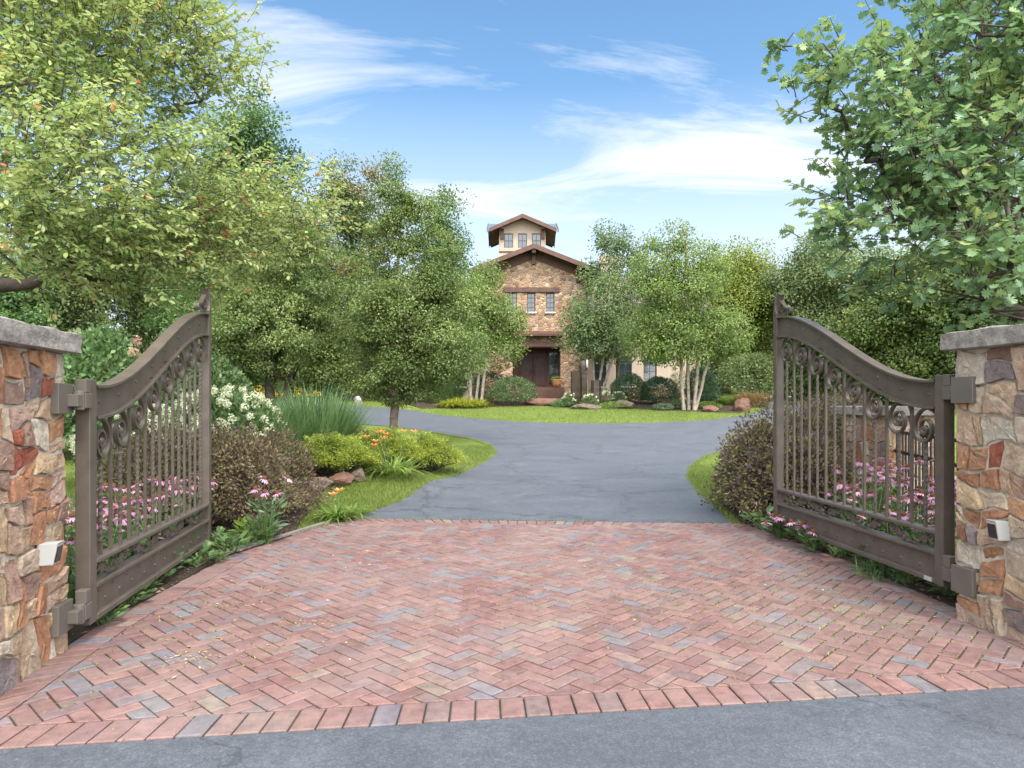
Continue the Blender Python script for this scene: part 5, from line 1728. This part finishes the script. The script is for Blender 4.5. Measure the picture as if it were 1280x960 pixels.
def juniper(label, x, y, rx, ry, h, seed, n=240):
    """spreading juniper: arching plumes of fine foliage"""
    rng = np.random.default_rng(seed)
    root = thing('juniper', label, 'shrub', (x, y, gz(x, y)), 0, 'gold junipers in the left bed')
    a = rng.random(n) * 2 * np.pi; q = np.sqrt(rng.random(n))
    tipx = np.cos(a) * q * rx; tipy = np.sin(a) * q * ry
    tz = h * (1 - .62 * q ** 2) * (.72 + .4 * rng.random(n))
    T = np.stack([tipx, tipy, tz], 1)
    out = np.stack([np.cos(a), np.sin(a), np.full(n, .22)], 1) * .9 + rng.normal(size=(n, 3)) * .28
    out = unit(out)
    pl_ = .26 + .16 * rng.random(n)
    m = 96
    t = np.tile(np.linspace(0, 1, m), n); ii = np.repeat(np.arange(n), m)
    C = T[ii] + out[ii] * ((t - .7) * pl_[ii])[:, None]
    C[:, 2] += -.10 * (t - .5) ** 2 * pl_[ii] * 2
    side = unit(np.cross(out, np.array([0, 0, 1.]) + rng.normal(size=(n, 3)) * .25))
    upv = np.cross(side, out)
    sg = np.where(np.arange(len(t)) % 2 == 0, 1., -1.)
    wid = .085 * np.sin(np.pi * np.clip(t, .05, .97)) ** .7
    off = rng.random(len(t))
    P = C + side[ii] * (sg * wid * off)[:, None] + upv[ii] * (rng.normal(size=len(t)) * .018)[:, None]
    D = out[ii] * .8 + side[ii] * (sg * .7)[:, None] + rng.normal(size=P.shape) * .35
    NR = upv[ii] + rng.normal(size=P.shape) * .5
    L = .034 * (.7 + .6 * rng.random(len(t))); W = .0095 * (.7 + .6 * rng.random(len(t)))
    rnd = np.clip(.05 + .55 * t + .25 * off + rng.normal(size=len(t)) * .12, 0, 1)
    np_obj('stems', [(*frusta(np.zeros((n, 3)) + rng.normal(size=(n, 3)) * .05, T - out * .15, np.full(n, .012), np.full(n, .004), 4), 0)], [M_DARKBARK], root)
    np_obj('foliage', [(*leaf_arrays('diamond', P, D, NR, L, W, rnd), 0)], [G['juniper']], root)
    return root


juniper('gold-green juniper beside the bronze shrub', -2.80, 10.6, .70, .65, .54, 571, 380)
juniper('gold-green juniper behind the daylily clump', -2.25, 11.8, .74, .8, .62, 572, 400)
juniper('gold-green juniper at the tip of the bed by the lawn curve', -1.62, 12.4, .72, .85, .62, 573, 400)

# daylily with orange trumpets
def daylily(label, x, y, r, h, nfl, seed, group=None):
    rng = np.random.default_rng(seed)
    t = grass_clump('daylily', label, x, y, r, h, G['lily'], seed, 210, .026, 1.0, .95, group, 'flower')
    for k in range(nfl):
        a = rng.random() * 6.28; q = r * (.5 + 1.6 * rng.random())
        tip = Vector((math.cos(a) * q, math.sin(a) * q, h * (.72 + .5 * rng.random())))
        mb = MB(); mb.tube([(tip.x * .3, tip.y * .3, 0), (tip.x * .7, tip.y * .7, tip.z * .6), tip], .005, 5); s = mb.build('flower_stalk', M_STEM, t)
        aa = np.arange(6) * np.pi / 3 + rng.random()
        P = np.tile(np.array(tip), (6, 1)); D = np.stack([np.cos(aa), np.sin(aa), np.full(6, .75)], 1)
        NR = np.stack([-np.cos(aa), -np.sin(aa), np.full(6, .9)], 1)
        np_obj('trumpet', [(*leaf_arrays('oval', P, D, NR, np.full(6, .095), np.full(6, .045), rng.random(6)), 0)], [M_ORANGEFL], s)
    return t


daylily('daylily clump with orange trumpets in front of the junipers', -1.86, 10.75, .28, .55, 9, 581)
daylily('daylily with two orange flowers leaning over the lawn edge', -2.12, 8.25, .10, .36, 2, 582)
# yellow coneflowers
for i, (x, y, rx, ry, h, lb) in enumerate(((-2.35, 13.2, .62, .5, .46, 'yellow-flowered clump behind the junipers'), (-14.5, 39, 1.6, .9, 1.0, 'golden yellow flower drift across the far lawn'), (-12.4, 40.2, 1.0, .8, .9, 'smaller golden flower clump beyond the far lawn'))):
    s = shrub('yellow_flowers', lb, x, y, rx, ry, h, G['perennial'], 590 + i, 1500, (.09, .03), 'yellow flower clumps', cat='flower')
    rng = np.random.default_rng(595 + i); n = 520 if i == 0 else 900
    d_ = unit(rng.normal(size=(n, 3))); d_[:, 2] = np.abs(d_[:, 2])
    P = d_ * np.array([rx, ry, h / 2]) * (1.0 + .12 * rng.random((n, 1))) + np.array([0, 0, h / 2])
    sz = .05 if i == 0 else .12
    np_obj('blossoms', [(*leaf_arrays('diamond', P, rng.normal(size=P.shape), d_ * .5 + np.array([0, -.3, 1.]), np.full(n, sz), np.full(n, sz), rng.random(n)), 0)], [M_YELLOWFL], s)

# bronze spirea mass on the left, several bushes grown together
for i, (x, y, rx, ry, h, lb) in enumerate(((-3.12, 7.8, .46, .55, .95, 'bronze-leaved spirea beside the left gate tip'), (-3.5, 8.0, .6, .6, 1.0, 'bronze-leaved spirea just behind the left gate tip'), (-4.1, 7.9, .6, .6, 1.0, 'bronze-leaved spirea seen through the left gate pickets'), (-3.15, 8.7, .55, .5, .95, 'bronze-leaved spirea at the back near the blue-green grass'))):
    shrub('spirea', lb, x, y, rx, ry, h, G['spirea'], 600 + i, 9000, (.042, .020), 'bronze spirea bushes behind the left gate', .22, nl=26, tmpl='oval', wild=.34)
# plum-tinged hedge on the right
for i, (x, y, rx, ry, h, lb) in enumerate(((3.22, 8.7, .52, .6, 1.08, 'plum-tinged spirea left of the right gate tip'), (3.75, 9.1, .74, .7, 1.27, 'plum-tinged spirea just behind the right gate tip'), (4.5, 9.6, .78, .7, 1.34, 'plum-tinged spirea behind the middle of the right gate'), (5.1, 10.4, .7, .65, 1.36, 'plum-tinged spirea farthest back by the fence pillar'), (3.45, 7.95, .5, .45, .95, 'low plum-tinged spirea close behind the right gate'), (3.12, 8.15, .36, .36, .72, 'smallest plum-tinged spirea at the foot of the right gate tip'))):
    shrub('spirea', lb, x, y, rx, ry, h, G['plum'], 620 + i, 9000, (.045, .024), 'plum spirea bushes behind the right gate', .22, nl=26, tmpl='oval', wild=.34)

# dusty pink hydrangea high behind the left pillar, green bushes below
s = shrub('pink_hydrangea', 'dusty pink flowering shrub above the left pillar edge', (122 - 640) / FOC * 15, 15, 1.1, 1.0, 2.7, G['hydrangea'], 641, 4200, (.12, .08), tmpl='oval')
for k in range(12): np_obj('flower_head', [(*heads(np.random.default_rng(642 + k), 1, 1.1, 1.0, 2.75, .11, 60, .055, .7), 0)], [M_PALEPINK], s)
shrub('green_shrub', 'leafy green shrub left of the pink flowering shrub', -11.2, 15.5, 1.5, 1.3, 2.5, G['hydrangea'], 643, 5200, (.13, .085), tmpl='oval')
shrub('green_shrub', 'leafy green shrub right of the pink flowering shrub', -7.6, 16.5, 1.2, 1.2, 2.2, G['boxwood'], 644, 5200, (.11, .07), tmpl='oval')
shrub('grey_green_shrub', 'low grey-green perennial under the hydrangea', -4.3, 10.0, .45, .4, .5, G['greyleaf'], 645, 1500, (.08, .035))


# ------------------------------------------------------------------ coneflowers
def coneflower(label, seed, nst, h, group):
    rng = np.random.default_rng(seed)
    t = thing('coneflower', label, 'flower', (0, 0, 0), 0, group)
    mb = MB(); tips = []
    lp = []; ld = []
    for k in range(nst):
        a = rng.random() * 6.28; q = .12 + .10 * rng.random()
        hh = h * (.72 + .38 * rng.random())
        tip = np.array([math.cos(a) * q, math.sin(a) * q, hh]); tips.append(tip)
        pts = [tip * np.array([.25, .25, 0]), tip * np.array([.55, .55, .5]), tip]
        mb.tube([tuple(p) for p in pts], .0035, 5)
        for s_ in np.linspace(.08, .75, 9):
            p = pts[0] * (1 - s_) + tip * s_
            b = rng.random() * 6.28
            lp.append(p); ld.append((math.cos(b), math.sin(b), .45))
    for k in range(26):
        b = rng.random() * 6.28; lp.append(np.array([math.cos(b) * .05, math.sin(b) * .05, .02 + .1 * rng.random()])); ld.append((math.cos(b), math.sin(b), .9))
    mb.build('stems', M_STEM, t)
    lp = np.array(lp); ld = np.array(ld) + rng.normal(size=(len(lp), 3)) * .2
    L = .12 * (.6 + .6 * rng.random(len(lp)))
    np_obj('leaves', [(*leaf_arrays('oval', lp, ld, np.array([0, 0, 1.]) + rng.normal(size=lp.shape) * .3, L, L * .34, rng.random(len(lp))), 0)], [G['perennial']], t)
    for tip in tips:
        npet = 14
        aa = np.arange(npet) * 2 * np.pi / npet + rng.random()
        tilt = rng.normal(size=2) * .42
        D = np.stack([np.cos(aa), np.sin(aa), -.28 - .25 * rng.random(npet) + tilt[0] * np.cos(aa) + tilt[1] * np.sin(aa)], 1)
        P = np.tile(tip, (npet, 1)) + D * .012
        b = np_obj('bloom', [(*leaf_arrays('oval', P, D, np.array([0, 0, 1.]) + np.zeros((npet, 3)), .054 + .010 * rng.random(npet), np.full(npet, .018), np.clip(rng.random(npet) * .6 + rng.random() * .35, 0, 1)), 0)], [M_PINKFL], t)
        mb = MB(); mb.lathe([(.021, -.004), (.022, .008), (.016, .020), (.006, .026), (0, .027)], 10, 0, tuple(tip)); mb.build('cone', M_CONE, b, True)
    return t


LG, RG = 'pink coneflowers behind the left gate', 'pink coneflowers behind the right gate'
LL, RL = 'pink coneflower plant in the drift behind the left gate', 'pink coneflower plant in the drift behind the right gate'
rs = random.Random(9)
protoL = [coneflower(LL, 700 + i, 4 + i % 2, .62, LG) for i in range(4)]
protoR = [coneflower(RL, 710 + i, 4 + i % 2, .72, RG) for i in range(4)]
spL = []; spR = []
while len(spL) < 26:
    t = rs.random(); x = -2.78 - t * .35 - rs.random() * .75; y = 4.4 + t * 2.4 + rs.uniform(-.2, .2)
    if all((x - a) ** 2 + (y - b) ** 2 > .04 for a, b in spL): spL.append((x, y))
while len(spR) < 34:
    y = rs.uniform(5.2, 7.6); x = 3.16 + rs.random() * 1.15
    if y > 7.0 and x < 3.6: continue
    if all((x - a) ** 2 + (y - b) ** 2 > .04 for a, b in spR): spR.append((x, y))
for sp_l, protos in ((spL, protoL), (spR, protoR)):
    for i, (x, y) in enumerate(sp_l):
        o = protos[i % 4]
        if i < 4: o.location = (x, y, gz(x, y)); o.rotation_euler = (0, 0, rs.random() * 6)
        else: copy_deep(o, (x, y, gz(x, y)), rs.random() * 6, .66 + .56 * rs.random())
EL = coneflower('pink coneflower by itself in front of the bronze spirea', 730, 5, .62, 'single coneflower plants'); EL.location = (-2.50, 7.02, gz(-2.5, 7.02))
ER = coneflower('flopped pink coneflower on the soil under the right gate', 731, 5, .24, 'single coneflower plants'); ER.location = (2.86, 6.45, 0)
copy_deep(ER, (2.78, 7.1, 0), 2.0, 1.0, 'flopped pink coneflower under the tip of the right gate')

# leafy ground plants below the gates
protoH = None
rs = random.Random(14)
def leafy(label, x, y, r, h, seed, mat, n=60, leaf=(.12, .06), group=None):
    rng = np.random.default_rng(seed)
    t = thing('leafy_plant', label, 'plant', (x, y, gz(x, y)), 0, group)
    a = rng.random(n) * 6.28; q = r * np.sqrt(rng.random(n)) * .6
    P = np.stack([np.cos(a) * q, np.sin(a) * q, h * .25 + h * .6 * rng.random(n)], 1)
    D = np.stack([np.cos(a), np.sin(a), .35 + .4 * rng.random(n)], 1) + rng.normal(size=(n, 3)) * .3
    L = leaf[0] * (.6 + .7 * rng.random(n))
    np_obj('leaves', [(*leaf_arrays('oval', P, D, np.array([0, 0, 1.]) + rng.normal(size=(n, 3)) * .35, L, L * leaf[1] / leaf[0], rng.random(n)), 0)], [mat], t)
    k = 22
    np_obj('stems', [(*frusta(np.zeros((k, 3)) + rng.normal(size=(k, 3)) * .02, P[:k], np.full(k, .004), np.full(k, .002), 4), 0)], [M_STEM], t)
    return t


h1 = leafy('low leafy green plant in the soil below the left gate', -2.80, 5.3, .18, .13, 741, G['perennial'], 46, (.085, .04), group='leafy plants below the left gate')
for i, (x, y, s) in enumerate(((-2.74, 5.9, 1.2), (-2.66, 6.4, 1.3), (-2.62, 6.75, 1.2), (-2.66, 4.75, .9), (-2.60, 4.35, .8), (-2.9, 6.6, 1.3), (-2.85, 5.6, 1.1), (-2.75, 5.0, .9), (-2.6, 6.05, .6))):
    copy_deep(h1, (x, y, gz(x, y)), i * 1.3, s)
h2 = leafy('low leafy green plant in the soil below the right gate', 3.08, 5.35, .22, .18, 742, G['perennial'], 55, (.09, .04), group='leafy plants below the right gate')
for i, (x, y, s) in enumerate(((3.04, 5.8, 1.2), (2.98, 6.25, 1.2), (2.94, 6.7, 1.3), (2.86, 7.15, 1.2), (3.2, 5.0, 1.1), (3.2, 5.6, 1.3), (3.15, 6.4, 1.4), (2.8, 7.6, 1.3), (3.3, 4.85, 1.2), (3.1, 7.3, 1.4))):
    copy_deep(h2, (x, y, gz(x, y)), i * 1.3, s)
leafy('tall grey-leaved plant in front of the bronze spirea', -2.46, 6.85, .20, .46, 743, G['greyleaf'], 90, (.11, .028))
leafy('bright green sprawling plant below the left gate tip', -2.60, 6.95, .24, .24, 744, G['lily'], 80, (.13, .05))
grass_clump('sedge', 'dark sedge tufts in the shade below the right gate', 3.04, 5.55, .22, .26, G['bluegrass'], 745, 260, .008, 1.0, .9)
grass_clump('daylily_leaves', 'pale strap-leaved tuft at the corner of lawn and bricks', -2.02, 8.62, .14, .30, G['lily'], 746, 120, .018, 1.3, .9)

# ------------------------------------------------------------------ lawn grass
rng = np.random.default_rng(31)
pts = []
def scatter(x0, x1, y0, y1, dens):
    n = int((x1 - x0) * (y1 - y0) * dens)
    X = rng.uniform(x0, x1, n); Y = rng.uniform(y0, y1, n)
    vis = np.abs(X) < Y * .78 + .6
    for poly in (PAVE, DRIVE, BEDL, BEDR, STREET): vis &= ~inside(poly, X, Y)
    vis &= ~((X < -2.4) & (Y < 4.1)) & ~((X > 2.9) & (Y < 4.4))
    return X[vis], Y[vis]


sets = [(scatter(-3, 1.0, 7.5, 12, 5200), .058), (scatter(-2.4, .8, 12, 18, 3000), .06), (scatter(1.8, 5, 8, 14, 4000), .058), (scatter(-10, -4.2, 4, 12, 1400), .05), (scatter(-14, -4, 12, 22, 260), .06), (scatter(4, 14, 9, 24, 160), .06), (scatter(-5, 13, 26, 36.5, 330), .07), (scatter(-26, -4, 30, 46, 40), .09), (scatter(2.5, 9, 4, 9, 500), .05)]
ch = []
for (X, Y), h in sets:
    n = len(X)
    if n == 0: continue
    inb = inside(BEDI, X, Y)
    X, Y = X[~inb], Y[~inb]; n = len(X)
    P = np.stack([X, Y, ground_h(X, Y) - .03], 1)
    D = rng.normal(size=(n, 3)) * .42 + np.array([0, 0, 1.])
    L_ = h * (.6 + .7 * rng.random(n)); W = np.full(n, .0075 if h < .0599 else .014) * (.7 + .6 * rng.random(n)) * (1.0 if h < .08 else 2)
    ch.append((*leaf_arrays('blade', P, D, rng.normal(size=(n, 3)), L_, W, rng.random(n)), 0))
for pl_, dens, hh in ((drive_left[1:11], 900, .055), (island_front, 160, .07), (DRIVE[-7:-1], 900, .055)):
    for p0, p1 in zip(pl_[:-1], pl_[1:]):
        n = int(math.hypot(p1[0] - p0[0], p1[1] - p0[1]) * dens)
        tt = rng.random(n); of = rng.normal(size=(n, 2)) * (.028 if hh < .06 else .06)
        X = p0[0] + (p1[0] - p0[0]) * tt + of[:, 0]; Y = p0[1] + (p1[1] - p0[1]) * tt + of[:, 1]
        kz = ~inside(PAVE, X, Y)
        X, Y = X[kz], Y[kz]; n = len(X)
        if n == 0: continue
        P = np.stack([X, Y, ground_h(X, Y) - .02], 1)
        ch.append((*leaf_arrays('blade', P, rng.normal(size=(n, 3)) * .7 + np.array([0, 0, .8]), rng.normal(size=(n, 3)), hh * (.5 + .7 * rng.random(n)), np.full(n, .008 if hh < .06 else .02), .25 + .75 * rng.random(n)), 0))
gr_ = np_obj('grass', ch, [G['lawnblade']]); mark(gr_, 'short mown lawn grass edging the drive', 'grass', kind='stuff')

# mulch chips and leaf bits on the beds
X = np.concatenate([rng.uniform(-2.9, -2.1, 1500), rng.uniform(2.7, 3.4, 1300)]); Y = np.concatenate([rng.uniform(4.1, 9.5, 1500), rng.uniform(4.5, 8.5, 1300)])
ok2 = inside(BEDL, X, Y) | inside(BEDR, X, Y)
X, Y = X[ok2], Y[ok2]; n = len(X)
P = np.stack([X, Y, ground_h(X, Y) + .009], 1); L_ = .02 + .03 * rng.random(n)
m_chip = leaf_mat('mulch_chip', [(0, (.05, .035, .025)), (.7, (.13, .095, .065)), (1, (.36, .29, .2))], .05, .9)
o = np_obj('mulch_chips', [(*leaf_arrays('diamond', P, rng.normal(size=P.shape) * np.array([1, 1, .25]), np.array([0, 0, 1.]) + rng.normal(size=P.shape) * .4, L_, L_ * .5, rng.random(n)), 0)], [m_chip])
mark(o, 'bark mulch chips and leaf bits on the beds', 'mulch', kind='stuff')

# ------------------------------------------------------------------ sky, sun, camera
SUN_EL, SUN_DIR, FILL_GLOW = R(54), (.30, -.80), 16.0
world = bpy.data.worlds.new('World'); scene.world = world; world.use_nodes = True
t = world.node_tree; t.nodes.clear()
out = t.nodes.new('ShaderNodeOutputWorld')
sky = N(t, 'ShaderNodeTexSky', sky_type='NISHITA', sun_disc=False, sun_elevation=SUN_EL, sun_rotation=math.atan2(SUN_DIR[0], SUN_DIR[1]) % (2 * math.pi), air_density=1.0, dust_density=.6, ozone_density=1.6)
tc = N(t, 'ShaderNodeTexCoord')
sx = N(t, 'ShaderNodeSeparateXYZ'); t.links.new(tc.outputs['Generated'], sx.inputs[0])
zz = N(t, 'ShaderNodeMath', operation='MAXIMUM', inputs={1: .0}); t.links.new(sx.outputs[2], zz.inputs[0])
za = N(t, 'ShaderNodeMath', operation='ADD', inputs={1: .12}); t.links.new(zz.outputs[0], za.inputs[0])
dx = N(t, 'ShaderNodeMath', operation='DIVIDE'); t.links.new(sx.outputs[0], dx.inputs[0]); t.links.new(za.outputs[0], dx.inputs[1])
dy = N(t, 'ShaderNodeMath', operation='DIVIDE'); t.links.new(sx.outputs[1], dy.inputs[0]); t.links.new(za.outputs[0], dy.inputs[1])
cv = N(t, 'ShaderNodeCombineXYZ'); t.links.new(dx.outputs[0], cv.inputs[0]); t.links.new(dy.outputs[0], cv.inputs[1])
mp = N(t, 'ShaderNodeMapping'); mp.inputs['Scale'].default_value = (.42, 1.25, 1); mp.inputs['Rotation'].default_value = (0, 0, R(-12)); mp.inputs['Location'].default_value = (3.1, .4, 0)
t.links.new(cv.outputs[0], mp.inputs[0])
c1 = noise(t, 2.0, 12, .66, vec=mp.outputs[0], dist=1.1)
# banks of cirrus: where in the sky each one hangs (direction, spread, slant)
def bank(px, py, su, sv, rot, amp):
    vx, vz = (px - 640) / FOC, (HOR - py) / FOC
    l = math.sqrt(vx * vx + 1 + vz * vz); q = vz / l + .12
    m = N(t, 'ShaderNodeMapping', vector_type='TEXTURE'); m.inputs['Location'].default_value = (vx / l / q, 1 / l / q, 0)
    m.inputs['Rotation'].default_value = (0, 0, R(rot)); m.inputs['Scale'].default_value = (su, sv, 1)
    t.links.new(cv.outputs[0], m.inputs[0])
    ln = N(t, 'ShaderNodeVectorMath', operation='LENGTH'); t.links.new(m.outputs[0], ln.inputs[0])
    r = N(t, 'ShaderNodeMapRange', interpolation_type='SMOOTHSTEP', inputs={'From Min': 0, 'From Max': 1, 'To Min': amp, 'To Max': 0}); t.links.new(ln.outputs['Value'], r.inputs[0])
    return r.outputs[0]
acc = None
for bk in ((360, 110, .55, .42, 60, .50), (440, 175, .75, .40, 0, .42), (330, 60, .6, .4, 40, .42), (900, 205, 1.25, .60, 12, .72), (760, 245, 1.8, .75, 0, .56), (830, 80, .30, .13, 32, .36), (760, 140, .34, .16, 8, .33), (560, 250, 1.5, .7, 0, .48), (690, 115, .2, .10, 10, .27), (1120, 160, .6, .4, 10, .4)):
    b_ = bank(*bk)
    if acc is None: acc = b_
    else:
        ad_ = N(t, 'ShaderNodeMath', operation='MAXIMUM'); t.links.new(acc, ad_.inputs[0]); t.links.new(b_, ad_.inputs[1]); acc = ad_.outputs[0]
am = N(t, 'ShaderNodeMath', operation='MULTIPLY_ADD', inputs={1: 2.3}); t.links.new(c1.outputs[0], am.inputs[0]); t.links.new(acc, am.inputs[2])
ms = N(t, 'ShaderNodeMapRange', inputs={'From Min': 1.30, 'From Max': 2.05, 'To Min': 0, 'To Max': .95}); t.links.new(am.outputs[0], ms.inputs[0])
hz = N(t, 'ShaderNodeMapRange', inputs={'From Min': .10, 'From Max': .42, 'To Min': .86, 'To Max': 0.0}); t.links.new(zz.outputs[0], hz.inputs[0])
ad = N(t, 'ShaderNodeMath', operation='MAXIMUM', use_clamp=True); t.links.new(ms.outputs[0], ad.inputs[0]); t.links.new(hz.outputs[0], ad.inputs[1])
hs = N(t, 'ShaderNodeHueSaturation', inputs={'Hue': .492, 'Saturation': 1.12, 'Value': 1.0}); t.links.new(sky.outputs[0], hs.inputs['Color'])
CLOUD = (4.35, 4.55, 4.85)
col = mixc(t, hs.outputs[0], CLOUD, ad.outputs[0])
# broad glow added round the sun, unseen behind the camera, to flatten the light
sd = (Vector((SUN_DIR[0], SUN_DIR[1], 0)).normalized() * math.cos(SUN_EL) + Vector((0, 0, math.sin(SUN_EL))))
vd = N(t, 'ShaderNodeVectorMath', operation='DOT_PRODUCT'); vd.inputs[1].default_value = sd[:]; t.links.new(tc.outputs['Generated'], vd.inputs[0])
gl_ = N(t, 'ShaderNodeMapRange', interpolation_type='SMOOTHSTEP', inputs={'From Min': .05, 'From Max': 1.0, 'To Min': 0, 'To Max': FILL_GLOW}); t.links.new(vd.outputs['Value'], gl_.inputs[0])
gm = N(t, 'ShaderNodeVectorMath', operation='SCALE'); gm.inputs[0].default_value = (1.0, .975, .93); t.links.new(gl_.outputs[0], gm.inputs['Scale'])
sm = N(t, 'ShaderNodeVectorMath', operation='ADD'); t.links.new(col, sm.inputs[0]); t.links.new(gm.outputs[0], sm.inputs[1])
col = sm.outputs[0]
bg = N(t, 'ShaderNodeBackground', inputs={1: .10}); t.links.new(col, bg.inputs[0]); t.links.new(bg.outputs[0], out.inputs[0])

sun = bpy.data.lights.new('sun', 'SUN'); sun.energy = 1.5; sun.angle = R(16); sun.color = (1, .95, .86)
so = bpy.data.objects.new('sun', sun); link(so)
dirv = Vector((SUN_DIR[0], SUN_DIR[1], 0)).normalized() * math.cos(SUN_EL) + Vector((0, 0, math.sin(SUN_EL)))
so.rotation_euler = dirv.to_track_quat('Z', 'Y').to_euler(); so.location = dirv * 60

cam = bpy.data.cameras.new('camera'); cam.sensor_width = 36; cam.lens = FOC / 1280 * 36; cam.shift_y = (HOR - 480) / 1280; cam.clip_end = 6000; cam.clip_start = .05
co = bpy.data.objects.new('camera', cam); link(co); co.location = (0, 0, EYE); co.rotation_euler = (R(90), 0, 0)
scene.camera = co
vs_ = scene.view_settings
scene.display_settings.display_device = 'sRGB'
vs_.view_transform = 'Standard'; vs_.look = 'None'; vs_.gamma = 1; vs_.exposure = 1.38; vs_.use_curve_mapping = False
cy_ = scene.cycles
cy_.max_bounces = 8; cy_.diffuse_bounces = 4; cy_.glossy_bounces = 3; cy_.transmission_bounces = 4; cy_.transparent_max_bounces = 8
cy_.use_denoising = True
scene.render.film_transparent = False
